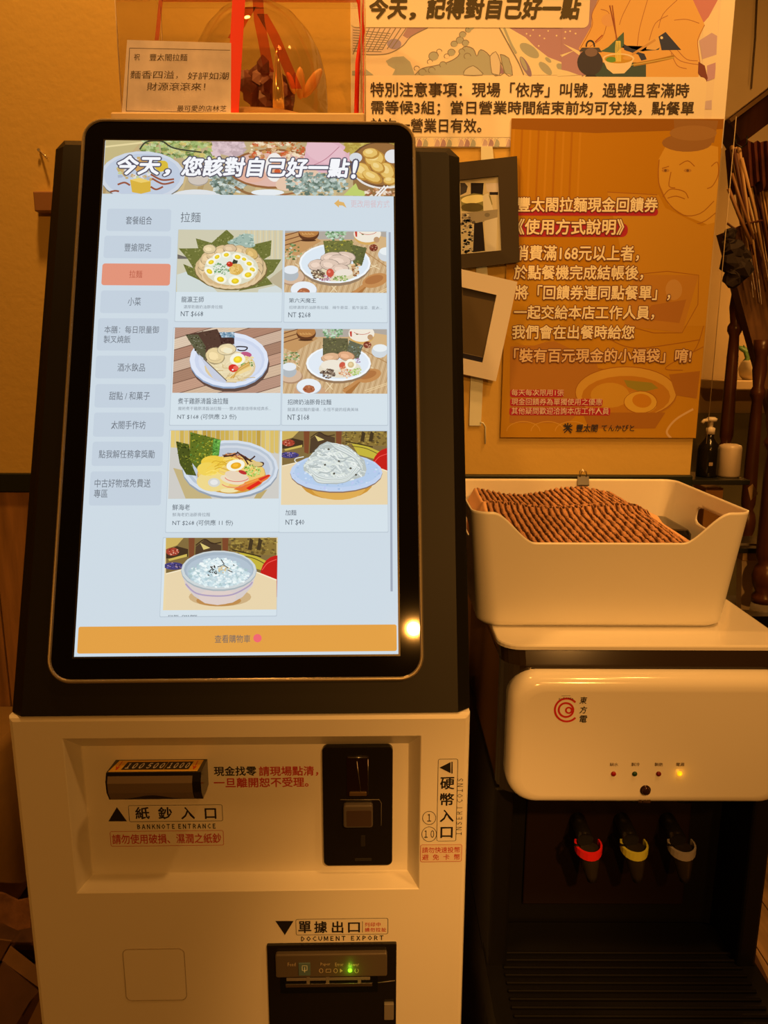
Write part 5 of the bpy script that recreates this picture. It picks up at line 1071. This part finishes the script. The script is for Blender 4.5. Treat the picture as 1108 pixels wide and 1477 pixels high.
# frames
def frame_thing(name, outer, inner, lab, mcol, pic, yy, picn):
    S = wsurf(yy); O = [S.px(x, y) for x, y in outer]; I = [S.px(x, y) for x, y in inner]
    zb = min(b for a, b in O); root = thing(name, lab, 'picture frame', (sum(a for a, b in O) / 4, yy, zb))
    m = MB()
    Lo = [[S.w(a, b, h) for a, b in q] for q, h in ((O, -.004), (O, .0), (I, .0), (I, -.003))]
    m.loops(Lo, False, False); m.build('frame_border', mcol, root)
    p = Paint(S, -.0030, cf=lambda c: alb(c)); pic(p, I, S); p.build('picture', M_printg, root)
def pic_black(p, I, S):
    p.raw(list(I), (200, 140, 66))
    p.clip = (min(a for a, b in I), min(b for a, b in I), max(a for a, b in I), max(b for a, b in I)); p.clip = (I[0][0], I[3][1] + .001, I[1][0] + .001, I[0][1])
    p.view(660, 160, 4.617)
    p.poly([(90, 430), (180, 430), (170, 560), (90, 560)], (24, 14, 8)); p.poly([(20, 440), (70, 500), (60, 540), (20, 560)], (60, 40, 20)); p.poly([(180, 440), (280, 440), (280, 540), (200, 535)], (206, 146, 84)); p.line([(215, 547), (290, 547)], 18, (30, 18, 10))
    p.poly([(20, 570), (110, 545), (220, 560), (235, 620), (180, 670), (30, 665)], (130, 94, 30)); p.ell(110, 585, 85, 28, (230, 180, 70), -6); p.ell(100, 640, 75, 30, (90, 60, 16)); p.poly([(170, 560), (205, 545), (240, 655), (175, 668)], (214, 156, 84))
    p.poly([(30, 680), (290, 650), (290, 730), (120, 740), (30, 750)], (150, 104, 50)); p.specks(lambda x, y: True, (30, 690, 110, 940), 70, [(90, 60, 30), (170, 120, 60), (206, 150, 80)], 14); p.poly([(112, 745), (170, 735), (185, 930), (105, 940)], (26, 14, 8)); p.poly([(180, 730), (290, 700), (290, 930), (190, 935)], (206, 148, 78)); p.ell(200, 690, 18, 14, (120, 84, 40))
frame_thing('picture_frame', [(628, 238), (746, 225), (749.5, 378), (634, 391)], [(632, 263), (719, 253.5), (723.5, 361), (639, 369)], 'black picture frame holding a grilling photograph, behind the kiosk', mat('matt_black_card', (.018, .012, .008), .5), pic_black, YW - .012, 0)
def pic_white(p, I, S):
    p.raw(list(I), (92, 54, 16)); p.h += 1e-5
    p.view(660, 380, 5.47); p.clip = None; p.poly([(45, 700), (208, 735), (195, 778), (45, 760)], (34, 20, 12)); p.line([(45, 705), (205, 740)], 7, (120, 74, 26)); p.poly([(45, 190), (300, 240), (295, 300), (45, 250)], (62, 36, 12))
frame_thing('picture_frame', [(630, 380), (746.5, 406.5), (715.5, 550), (610, 527)], [(640, 408), (716.5, 425.5), (696, 523), (625, 507)], 'pale cream picture frame around a dark picture, hanging tilted', mat('cream_card', alb((226, 156, 80)), .6), pic_white, YW - .018, 0)
# hanging white paper strap behind the frames
Ss = wsurf(YW - .003)
st = thing('paper_strap', 'white paper strap hanging down the wall behind both picture frames', 'strap', (*Ss.w(*Ss.px(692, 615)).to_tuple()[:2], Ss.px(692, 615)[1]))
mp_ = mat('strap_paper', alb((232, 170, 96)), .6)
for q in ([(694, 211), (710.5, 211), (713, 236), (694, 236)], [(687, 372), (702, 374), (704, 402), (687, 400)], [(679, 540), (697, 545), (694, 614), (677, 614)]):
    m = MB(); P = [Ss.px(x, y) for x, y in q][::-1]; m.plate(Ss, P, -.001, .0003); m.build('strip', mp_, st)
m = MB(); m.tube([Ss.w(*Ss.px(x, y), .001) for x, y in ((693, 609), (697, 610), (700, 616), (700, 640))], .0012, 6); tag(m.build('curled_tape', mp_), 'short curled cream tape on the wall under the cream frame', 'tape')

# little fittings on the wall at the left
P = onY(52, 278, YW - .01); Q = onY(74, 307, YW - .01)
m = MB(); m.box(P.x, Q.x + .02, YW - .022, YW - .0005, Q.z, P.z, .002); blk = m.build('wall_bracket', mat('bracket_wood', (.30, .15, .07), .5)); tag(blk, 'small brown wooden bracket on the ochre wall below the nail', 'bracket')
P = onY(57, 217, YW - .002); Q = onY(68, 228, YW - .012)
m = MB(); m.tube([P + Vector((0, .0015, 0)), Q], .0013, 6); m.lathe(P + Vector((0, -.003, 0)), [(.0025, 0), (.0025, .001)], 8, (0, -1, .3)); tag(m.build('wall_nail', M_rim), 'small pale nail in the wall above the wooden bracket', 'nail')

# ================================================================== GIFT BOX ON TOP OF THE KIOSK
ZK = W0[2].z; ZK = max(p.z for p in W0) + .0005
YG0, YG1 = 1.0, 1.205
gl0, gr0 = onY(176, 160, YG0).x, onY(521.5, 160, YG0).x
ZG0 = onY(300, 171, YG0).z; ZG1 = onY(250, -3, YG1 - .035).z
gift = thing('gift_box', 'clear acrylic gift box tied with red ribbon on top of the kiosk', 'gift box', ((gl0 + gr0) / 2, 1.1, ZK))
m = MB(); m.box(gl0 - .012, gr0 + .004, YG0 - .008, YG1, ZK, ZG0 + .005, .002); m.build('base_board', mat('base_card', (.78, .62, .42), .5), gift)
th = .0015
for nm, b_ in (('front_wall', (gl0, gr0, YG0, YG0 + th, ZG0 + .0055, ZG1)), ('back_wall', (gl0, gr0, YG1 - .006, YG1 - .006 + th, ZG0 + .0055, ZG1)), ('side_wall', (gl0, gl0 + th, YG0 + th, YG1 - .006, ZG0 + .0055, ZG1)), ('side_wall', (gr0 - th, gr0, YG0 + th, YG1 - .006, ZG0 + .0055, ZG1)), ('lid', (gl0 - .001, gr0 + .001, YG0 - .001, YG1 - .003, ZG1 + .0002, ZG1 + .002))):
    MB().box(*b_).build(nm, M_clear, gift)
for x in (gl0, gr0):
    for y in (YG0, YG1 - .005): m = MB(); m.tube([(x, y, ZG0 + .0055), (x, y, ZG1)], .0009, 6); m.build('corner_edge', mat('acrylic_edge', (.75, .60, .42), .2), gift)
# ribbons
xr = onY(337, 90, YG0 - .004).x
def strip_quad(m, a, b, w, th_=.0006): 
    a = Vector(a); b = Vector(b); m.loops([[a + Vector((-w / 2, 0, 0)), a + Vector((w / 2, 0, 0)), a + Vector((w / 2, -th_, 0)), a + Vector((-w / 2, -th_, 0))], [b + Vector((-w / 2, 0, 0)), b + Vector((w / 2, 0, 0)), b + Vector((w / 2, -th_, 0)), b + Vector((-w / 2, -th_, 0))]])
m = MB(); a = onY(344.5, 0, YG0 - .0015); b = onY(335, 172, YG0 - .0015); d = (a - b).normalized(); strip_quad(m, b - d * .002, a + d * ((ZG1 - a.z) / d.z), .0155); m.build('ribbon_band', M_red, gift)
m = MB(); m.box(gr0 + .0003, gr0 + .001, YG0 + .075, YG0 + .092, ZG0 + .005, ZG1 + .002); m.build('side_ribbon', M_red, gift)
m = MB(); m.tube([onY(514, 172, YG0 + .03), onY(516, 90, YG0 + .03), onY(523, 45, YG0 + .03), onY(519, 5, YG0 + .03), onY(508, -25, YG0 + .03)], .003, 8); m.build('ribbon_loop', M_red, gift)
m = MB(); m.box(gl0 + .002, gr0 - .002, YG0 + .08, YG0 + .095, ZG1 - .003, ZG1 - .0005); m.box(gl0 + .01, gr0 - .01, YG1 - .045, YG1 - .03, ZG1 - .003, ZG1 - .001); m.build('top_ribbon', M_redt, gift)
# dome inside with preserved flowers
xd = onY(372, 80, 1.09).x; rd = .105
dome = thing('glass_dome', 'clear glass dome over dark preserved petals inside the gift box', 'glass dome', (xd, 1.10, ZG0 + .0055))
prof = [(rd * .93, .0), (rd, .03), (rd * 1.0, .075), (rd * .95, .11), (rd * .84, .14), (rd * .64, .166), (rd * .4, .182), (.012, .190)]
rd = .092; prof = [(rd * .97, .006), (rd, .05), (rd * .98, .085), (rd * .90, .118), (rd * .76, .145), (rd * .56, .168), (rd * .33, .182), (.010, .190)]
kz = (onY(372, 3, 1.10).z - ZG0 - .0055) / .190; prof = [(a_, b_ * kz) for a_, b_ in prof]
c = Vector((xd, 1.10, ZG0 + .0055)); m = MB(); m.lathe(c, prof, 40); m.build('dome_glass', clear_mat('dome_glass', (.97, .94, .90), .10), dome)
m = MB(); m.lathe(c, [(rd + .004, .0), (rd + .004, .008), (rd - .004, .012), (.01, .012)], 40); m.build('dome_base', mat('base_orange', (.72, .45, .22), .5), dome)
m = MB(); M_pet = mat('dark_petal', (.17, .055, .05), .6)
zlo, zhi = onY(390, 152, 1.08).z, onY(390, 104, 1.08).z; xlo, xhi = onY(352, 125, 1.08).x, onY(424, 125, 1.08).x
for k in range(60):
    u_ = rnd.random(); v_ = rnd.random(); h_ = zlo + (zhi - zlo) * v_ * (1 - .35 * abs(u_ - .5)); cx_ = xlo + (xhi - xlo) * (.5 + (u_ - .5) * (.55 + .45 * v_)); cy_ = 1.08 + rnd.uniform(-.03, .03)
    bm = bmesh.new(); bmesh.ops.create_cone(bm, cap_ends=True, segments=6, radius1=.012, radius2=.001, depth=.004)
    m.bm(bm, False, Matrix.Translation((cx_, cy_, h_)) @ Matrix.Rotation(1.57 + rnd.uniform(-.7, .7), 4, 'X') @ Matrix.Rotation(rnd.uniform(-.8, .8), 4, 'Y') @ Matrix.Diagonal((1, 1.25, 1, 1)))
m.build('preserved_petals', M_pet, dome)['kind'] = 'stuff'
m = MB()
for dx, r_, t_ in ((.058, .011, .0), (.074, .012, .6), (.046, .008, -.35)):
    bm = bmesh.new(); bmesh.ops.create_icosphere(bm, subdivisions=2, radius=1)
    m.bm(bm, True, Matrix.Translation((c.x + dx, c.y - .03, onY(440, 120, 1.07).z)) @ Matrix.Rotation(t_, 4, 'Y') @ Matrix.Diagonal((r_ * .6, .004, r_ * 1.8, 1)))
m.build('golden_leaf', mat('golden_leaf', (.75, .42, .12), .5), dome)
m = MB(); m.lathe(Vector((onY(402, 160, 1.03).x, 1.03, ZG0 + .0175)), [(.0075, 0), (.0070, .03), (.0045, .055), (.0008, .078)], 14); m.build('reflection_cone', mat('reflection_gold', (.95, .75, .35), .12, metal=.6), dome)  # cone added in place of a cone-shaped reflection in the dome
# sheer ribbon tails inside the box, behind the dome
m = MB()
for q in ([(372, 0), (374, 30), (380, 60), (388, 104)], [(378, 20), (395, 50), (410, 85), (428, 128)], [(362, 10), (350, 30), (336, 55)], [(232, 0), (229, 30), (226, 58)]):
    L = []
    for x, y in q: P_ = onY(x, y, YG0 + .004); w_ = .0025 if q[0][0] == 232 else .0065; L.append([P_ + Vector((s_ * w_, 0, 0)) for s_ in (-1, 1)] + [P_ + Vector((s_ * w_, .0004, 0)) for s_ in (1, -1)])
    m.loops(L)
m.build('sheer_ribbon', M_redt, gift)

# note card on the front of the gift box
SN = Surf((0, YG0 - .0022, 0), (1, 0, 0), (0, 0, 1))
crn = [SN.px(175.5, 166), SN.px(333, 166), SN.px(333.5, 62), SN.px(183.5, 57.5)]
m = MB(); m.plate(SN, crn, -.0008, .0); card_o = m.build('note_card', mat('marbled_card', alb((224, 150, 82)), .6, noise=.17, nscale=26), origin=(sum(a for a, b in crn) / 4, YG0 - .0022, min(b for a, b in crn)))
tag(card_o, 'marbled cream note card with handwriting leaning on the gift box', 'note card')
p = Paint(SN, .0002, cf=lambda c: (.06, .035, .022)); HW = (0, 0, 0)
p.line([(187, 69.5), (332, 72.5)], .7, HW); p.line([(187, 69.5), (182, 160)], .7, HW); p.line([(182, 160), (331, 163)], .7, HW)
for t, a, b, c_, d in (('祝', 193, 77.5, 202, 87), ('豐太閤拉麵', 215, 77.5, 271, 88), ('麵香四溢，', 187, 102, 257, 114), ('好評如潮', 270, 104, 331, 115), ('財源滾滾來！', 211, 119, 297, 131), ('最可愛的店林芝', 255, 152, 327, 161)): p.text(t, a, b, c_, d, HW, -.008, .12, res=1)
p.text('恭喜店 開幕', 183, 162, 224, 165.2, HW, -.01, res=1)
p.build('handwriting', MI, card_o)

# ================================================================== BEYOND THE END OF THE WALL
# black shelf rack
YS0, YS1 = 1.395, 1.50
zs = [onY(1020, 687, 1.44).z, onY(1080, 783, 1.44).z, onY(1080, 872, 1.44).z]
rack = thing('shelf_rack', 'black shelf rack beyond the end of the ochre wall', 'shelf', (.78, 1.5, 0))
for i, z in enumerate(zs): MB().box(.535, (.70, 1.02, 1.02)[i], YS0, YS1, z - .010, z, .0015).build('shelf_board', mat('dark_shelf', (.02, .022, .018), .3) if i < 2 else M_grey, rack)
for x in (.54, 1.00):
    for y in (YS0 + .004, YS1 - .012): MB().box(x, x + .01, y, y + .008, 0, (zs[0] if x < .6 else zs[1]) - .011).build('post', M_black, rack)
MB().box(.552, .998, YS0 + .03, YS1 - .005, .62, zs[2] - .012).build('cabinet_body', M_black, rack)
m = MB(); m.box(.56, 1.0, YS0 - .002, YS0 + .003, zs[1] + .006, zs[1] + .010); m.build('front_rail', M_grey, rack)
# soap bottle
P = onY(1019, 686, 1.44); bx, bz = P.x, zs[0] + .0005
sb = thing('soap_bottle', 'black pump soap bottle with white pump on the black shelf', 'bottle', (bx, 1.44, bz))
m = MB(); m.lathe((bx, 1.44, bz), [(.0195, 0), (.0205, .004), (.0205, .052), (.019, .060), (.012, .070), (.0075, .076), (.0075, .082)], 24); m.build('bottle_body', M_blackg, sb)
m = MB(); m.lathe((bx, 1.44, bz + .0825), [(.0085, 0), (.0085, .012), (.004, .014), (.004, .024), (.010, .025), (.011, .030), (.006, .033)], 18); m.tube([(bx, 1.44, bz + .110), (bx - .016, 1.436, bz + .109), (bx - .020, 1.435, bz + .104)], .0035, 8); m.build('pump', mat('pump_white', (.85, .78, .68), .4), sb)
Sb = Surf((0, 1.44 - .0208, 0), (1, 0, 0), (0, 0, 1)); p = Paint(Sb, .0001); p.rr(1023, 667, 1028, 672, .5, (170, 150, 130)); p.build('bottle_label', MI, sb)
P = onY(1050, 686, 1.44)
m = MB(); m.lathe((P.x, 1.44, zs[0] + .0005), [(.0200, 0), (.0215, .003), (.0212, .055), (.0195, .061), (.012, .0635), (.002, .064)], 24)
tag(m.build('white_canister', mat('canister_white', (.72, .62, .50), .35)), 'squat white canister standing beside the soap bottle', 'canister')
# orange box and white block on the middle shelf
P = onY(1025, 700, 1.50)
m = MB(); m.box(P.x - .022, P.x + .014, 1.47, 1.53, zs[1] + .0005, P.z, .0015); tag(m.build('orange_carton', mat('orange_carton', (.62, .33, .10), .5)), 'small orange carton under the black shelf', 'carton')
P = onY(1083, 783, 1.41); Q = onY(1083, 793, 1.41)
m = MB(); m.box(P.x - .018, P.x + .014, YS0 + .004, YS0 + .04, zs[2] + .1035, zs[1] - .0105, .001); tag(m.build('tan_block', mat('tan_block', (.42, .28, .14), .5)), 'tan wooden block tucked under the middle shelf', 'block')
P = onY(1082, 795, 1.42)
zc = zs[2] + .0005
m = MB(); zt_ = zs[2] + .1025
w_ = [(-.014, .006), (-.0115, .018), (-.020, .026), (-.024, .030)]
L = []
for f, a_, b_ in ((0, -.012, .003), (.35, -.015, .007), (.7, -.018, .010), (.86, -.019, .016), (1., -.021, .019)):
    z = zc + (zt_ - zc) * f; L.append([Vector((P.x + a_, YS0 + .012, z)), Vector((P.x + b_, YS0 + .010, z)), Vector((P.x + b_, YS0 + .034, z)), Vector((P.x + a_, YS0 + .034, z))])
m.loops(L); tag(m.build('napkin_packet', mat('napkin_white', (.66, .55, .44), .7)), 'tall white napkin packet between the lower shelves', 'napkins')

# stair railing: sloped handrail, sloped stringer, turned balusters
stair = thing('stair_railing', 'dark wooden stair railing with turned balusters behind the shelf rack', 'stair railing', (.95, 1.75, 0))
def beam(m, a, b, h, d):
    a, b = Vector(a), Vector(b); t = (b - a).normalized(); u = t.cross(Vector((0, 1, 0))).normalized()
    if u.z < 0: u = -u
    m.loops([[q + u * sx * h / 2 + Vector((0, sy * d / 2, 0)) for sx, sy in ((-1, -1), (1, -1), (1, 1), (-1, 1))] for q in (a, b)])
YH = 1.80
m = MB(); a = onY(1050, 196, YH); b = onY(1108, 152, YH); beam(m, a, b + (b - a) * 5, .062, .07); m.build('handrail', M_dwood, stair)
m = MB(); a2 = onY(1052, 175, YH - .045); b2 = onY(1108, 133, YH - .045); beam(m, a2, b2 + (b2 - a2) * 5, .008, .012); m.build('rail_edge', mat('rail_edge', (.40, .26, .14), .4), stair)
m = MB(); a = onY(1058, 330, 1.66); b = onY(1112, 530, 1.66); beam(m, a, b + (b - a) * 1.2, .062, .03); m.build('stringer', mat('brown_board', (.17, .085, .035), .5, noise=.2), stair)
m = MB(); a = onY(1080, 340, 1.70); b = onY(1135, 520, 1.70); beam(m, a, b + (b - a) * 1.2, .035, .02); m.build('stringer', mat('brown_board', (.17, .085, .035), .5), stair)
def baluster(pxt, pxb, Y, rs, ztop=None, zbot=None):
    a = onY(*pxt, Y); b = onY(*pxb, Y); H = a.z - b.z; ax = (a - b).normalized(); L = (a - b).length
    prof = [(1.15, 0), (1.15, .03), (.8, .05), (1.15, .09), (1.25, .13), (1.05, .17), (.72, .19), (.98, .22), (1.0, .25), (.82, .62), (.7, .72), (1.05, .745), (1.05, .765), (.72, .785), (1.0, .86), (.82, .92), (1.1, .95), (1.1, 1.0)]
    m = MB(); m.lathe(b, [(r * rs, z * L) for r, z in prof], 18, ax); m.build('baluster', M_dwood, stair)
baluster((1066, 400), (1043, 690), 1.70, .0150)
baluster((1100, 490), (1074, 790), 1.60, .0150)
baluster((1124, 560), (1101, 868), 1.355, .019)
# fan of dried reeds
reed = thing('reed_bundle', 'bundle of dried brown reeds hanging below the stair rail', 'dried reeds', (*onY(1090, 250, 1.62).to_tuple()[:2], onY(1110, 430, 1.62).z))
M_r1 = mat('reed_brown', (.30, .15, .06), .5); M_r2 = mat('reed_straw', (.62, .40, .18), .5); M_r3 = mat('reed_dark', (.10, .03, .015), .5)
for k in range(52):
    f = (k / 51) ** 1.25 * 1.05 - .1; y_ = (1.552 if f < .12 else 1.58) + .04 * rnd.random(); xa = 1062 + f * 62 + rnd.uniform(-2, 2); xb = 1092 + f * 70 + rnd.uniform(-5, 5)
    ln = rnd.uniform(360, 440); a = onY(xa, 215 + rnd.uniform(-6, 20), y_); b = onY(xb, ln, y_ + .01)
    MB().tube([a, (a + b) / 2 + Vector((rnd.uniform(-.004, .004), 0, 0)), b], rnd.uniform(.0022, .0042), 5, .0016).build('reed', rnd.choice([M_r1, M_r2, M_r2, M_r3]), reed)
m = MB(); L = []
for k in range(14):
    f = k / 13; jy = (k % 2) * 5; a = onY(1074 + f * 60, 203 + rnd.uniform(-4, 4), 1.568 - .012 * (k % 2)); b = onY(1079 + f * 58, 262 + rnd.uniform(-10, 16), 1.568 - .014 * (k % 2)); L.append([a, b, b + Vector((0, .085, 0)), a + Vector((0, .085, 0))])
m.loops(L); m.build('cloth_wrap', mat('maroon_wrap', (.13, .035, .02), .7, noise=.4, nscale=40, bump=.4), reed)
m = MB(); m.tube([onY(x, y, 1.55) for x, y in ((1059, 198), (1062, 208), (1070, 213), (1077, 208), (1078, 196))], .0014, 6); m.build('hanging_loop', M_black, reed)
for q, r_ in (([(1051, 272), (1066, 310), (1084, 352)], .0035), ([(1056, 250), (1072, 300), (1088, 345)], .0030)): MB().tube([onY(x, y, 1.55) for x, y in q], r_, 6).build('reed', M_r1, reed)
m = MB(); m.tube([onY(x, y, 1.56) for x, y in ((1049, 322), (1060, 330), (1078, 322), (1100, 318))], .0022, 6); m.build('binding_cord', M_r3, reed)
# dark cloth bunch
bm = bmesh.new()
for x_, y_, r_ in ((1053, 338, .012), (1050, 352, .013), (1060, 362, .019), (1056, 380, .022), (1066, 388, .024), (1058, 400, .019), (1070, 372, .016)):
    q_ = onY(x_, y_, 1.465); g = bmesh.ops.create_icosphere(bm, subdivisions=2, radius=r_, matrix=Matrix.Translation(q_))
    for v in g['verts']: v.co += Vector((rnd.uniform(-1, 1), rnd.uniform(-1, 1), rnd.uniform(-1, 1))) * r_ * .22
m = MB(); m.bm(bm, False); dco = m.build('dark_cloth', mat('dark_cloth', (.018, .010, .008), .8, bump=.6)); tag(dco, 'bunched dark cloth tied below the reeds', 'cloth')
# white tag on string
a = onY(1081, 700, 1.40); m = MB(); St = wsurf(1.40); P_ = [St.px(x, y) for x, y in ((1083, 722), (1094, 712), (1086, 698), (1079, 704))]
m.plate(St, P_, -.001, 0); tag(m.build('paper_tag', mat('tag_paper', (.55, .40, .24), .6)), 'small pale paper tag hanging by the balusters', 'tag')
a, b = onZ(1079, 1352, .012), onZ(1116, 1428, .012)
d_ = (b - a).normalized(); a = a - d_ * .05; b = b + d_ * .35; nrm = Vector((-d_.y, d_.x, 0)); nrm = nrm if nrm.x < 0 else -nrm
m = MB(); q = [a, b, b + nrm * .30, a + nrm * .30]; m.loops([[Vector((v.x, v.y, .0065)) for v in q], [Vector((v.x, v.y, .012)) for v in q]])
tag(m.build('floor_mat', mat('mat_brown', (.10, .04, .02), .7)), 'dark brown floor mat beside the water dispenser', 'mat')
m = MB(); m.tube([onZ(x, y, .016) for x, y in ((1072, 1385), (1078, 1405), (1092, 1435), (1102, 1456), (1104, 1466), (1099, 1473), (1088, 1478))], .0032, 6)
tag(m.build('extension_cable', mat('cord_tan', (.42, .26, .14), .6)), 'thin tan cable looping over the dark floor mat', 'cable')
# niche ledge with plant pot
zn = onY(1080, 548, 2.45).z
struct(MB().box(1.08, 2.4, 2.38, 2.584, zn - .03, zn, .004).build('trim_3', mat('pale_ledge', (.60, .46, .25), .6)))
P = onY(1082, 546, 2.45)
pot = thing('potted_plant', 'small green plant in a pale round pot on the niche ledge', 'plant', (P.x, 2.45, zn))
m = MB(); m.lathe((P.x, 2.45, zn + .0005), [(.022, 0), (.034, .015), (.038, .035), (.032, .055), (.025, .062), (.018, .058)], 20); m.build('pot', mat('pot_pale', (.62, .52, .34), .4), pot)
for k in range(7):
    a_ = rnd.uniform(-1.2, 1.2); bm = bmesh.new(); bmesh.ops.create_icosphere(bm, subdivisions=1, radius=1)
    m = MB(); m.bm(bm, True, Matrix.Translation((P.x - .016 + .012 * a_, 2.45, zn + .075 + .01 * (k % 3))) @ Matrix.Rotation(a_, 4, 'Y') @ Matrix.Diagonal((.009, .004, .03, 1))); m.build('leaf', mat('leaf_green', (.09, .20, .05), .5), pot)

# ================================================================== LEFT, BELOW THE RAIL
# brown paper sack, cartons
m = MB(); L = []
x_l, x_r = onY(-50, 1100, 1.20).x, onY(36, 1100, 1.20).x
zt_, zb_ = onY(10, 1052, 1.17).z, onY(10, 1288, 1.17).z
for f, ins in ((0, .03), (.05, .012), (.15, .002), (.6, 0), (.95, .004), (1, .012)):
    L.append([Vector((a, b, zb_ + (zt_ - zb_) * f)) for a, b in rrect(x_l + ins, 1.10 + ins, x_r + .01 - ins, 1.255, .03, 5)])
zsack = zb_
m.loops(L, smooth=True); tag(m.build('paper_sack', mat('sack_brown', (.26, .155, .045), .7, noise=.25, nscale=6, bump=.3)), 'upright brown sack with rounded corners standing on the slatted crate', 'sack')
# wooden crate under it
xa, xb = -1.05, x_r + .08
cr = thing('storage_crate', 'dark brown slatted crate under the upright sack', 'crate', ((xa + xb) / 2, 1.16, 0))
M_cr = mat('crate_brown', (.10, .048, .022), .5, noise=.3, nscale=12)
MB().box(xa, xb, 1.05, 1.255, zsack - .012, zsack - .0005, .002).build('crate_lid', M_cr, cr)
for i in range(6):
    z1 = zsack - .014 - i * .14
    if z1 - .13 > 0: MB().box(xa, xb, 1.06, 1.075, z1 - .13, z1, .002).build('slat', M_cr, cr)
MB().box(xa + .01, xb - .01, 1.08, 1.25, 0.0, zsack - .015).build('crate_body', mat('crate_inner', (.05, .02, .01), .7), cr)
# loose carton pieces in front
def panel(name, q, Y, thk, mt, lab, dz=None):
    S = wsurf(Y); P_ = [S.px(x, y) for x, y in q]
    A_ = sum(P_[i - 1][0] * P_[i][1] - P_[i][0] * P_[i - 1][1] for i in range(len(P_)))
    if A_ < 0: P_ = P_[::-1]
    m = MB(); m.plate(S, P_, -thk, 0); return m.build(name, mt, None)
carton = thing('open_carton', 'open dark cardboard carton with bent flaps beside the kiosk foot', 'carton', (-.62, .98, 0))
M_c1 = mat('carton_a', (.16, .085, .03), .55, noise=.2); M_c2 = mat('carton_b', (.085, .04, .018), .45, noise=.2)
def flap(q, Y, thk, mt, tilt=0.):
    P_ = [onY(x, y, Y + tilt * (y - q[0][1]) / 100.) for x, y in q]; n_ = Vector((0, 1, 0)) * thk
    MB().loops([P_, [v + n_ for v in P_]]).build('flap', mt, carton)
flap([(-30, 1352), (-30, 1395), (0, 1386), (16, 1358)], 1.02, .003, M_c1)
flap([(14, 1366), (3, 1386), (58, 1426), (52, 1396)], 1.00, .003, M_c1, -.06)
flap([(3, 1388), (-20, 1440), (10, 1500), (42, 1446), (56, 1430)], .985, .003, M_c2, -.05)
flap([(58, 1440), (36, 1485), (48, 1490), (64, 1470)], .97, .003, mat('carton_c', (.30, .18, .06), .5))
xe = onY(60, 1420, 1.0).x
zc1 = onY(10, 1400, 1.02).z
MB().box(-.86, xe - .012, 1.005 + .02, 1.045, 0, zc1 - .01).build('carton_body', M_c2, carton)
MB().box(-.86, xe - .012, .90, 1.02, 0, zc1 - .16).build('carton_base', M_c2, carton)
m = MB()
L = []
for k, (x, y) in enumerate(((-25, 1284), (5, 1290), (25, 1300), (44, 1296))):
    a, b = onY(x, y, 1.045), onY(x, y + 42, 1.03); L.append([a, b, b + Vector((0, .004, 0)), a + Vector((0, .004, 0))])
m.loops(L); pb = m.build('plastic_wrap', mat('dull_wrap', (.20, .10, .05), .25, noise=.4, nscale=30, bump=.6)); tag(pb, 'crumpled dull plastic wrap lying over the crate edge', 'plastic wrap')

print('meshes', len(bpy.data.meshes), 'tris~', sum(len(o.data.polygons) for o in scene.objects if o.type == 'MESH'))
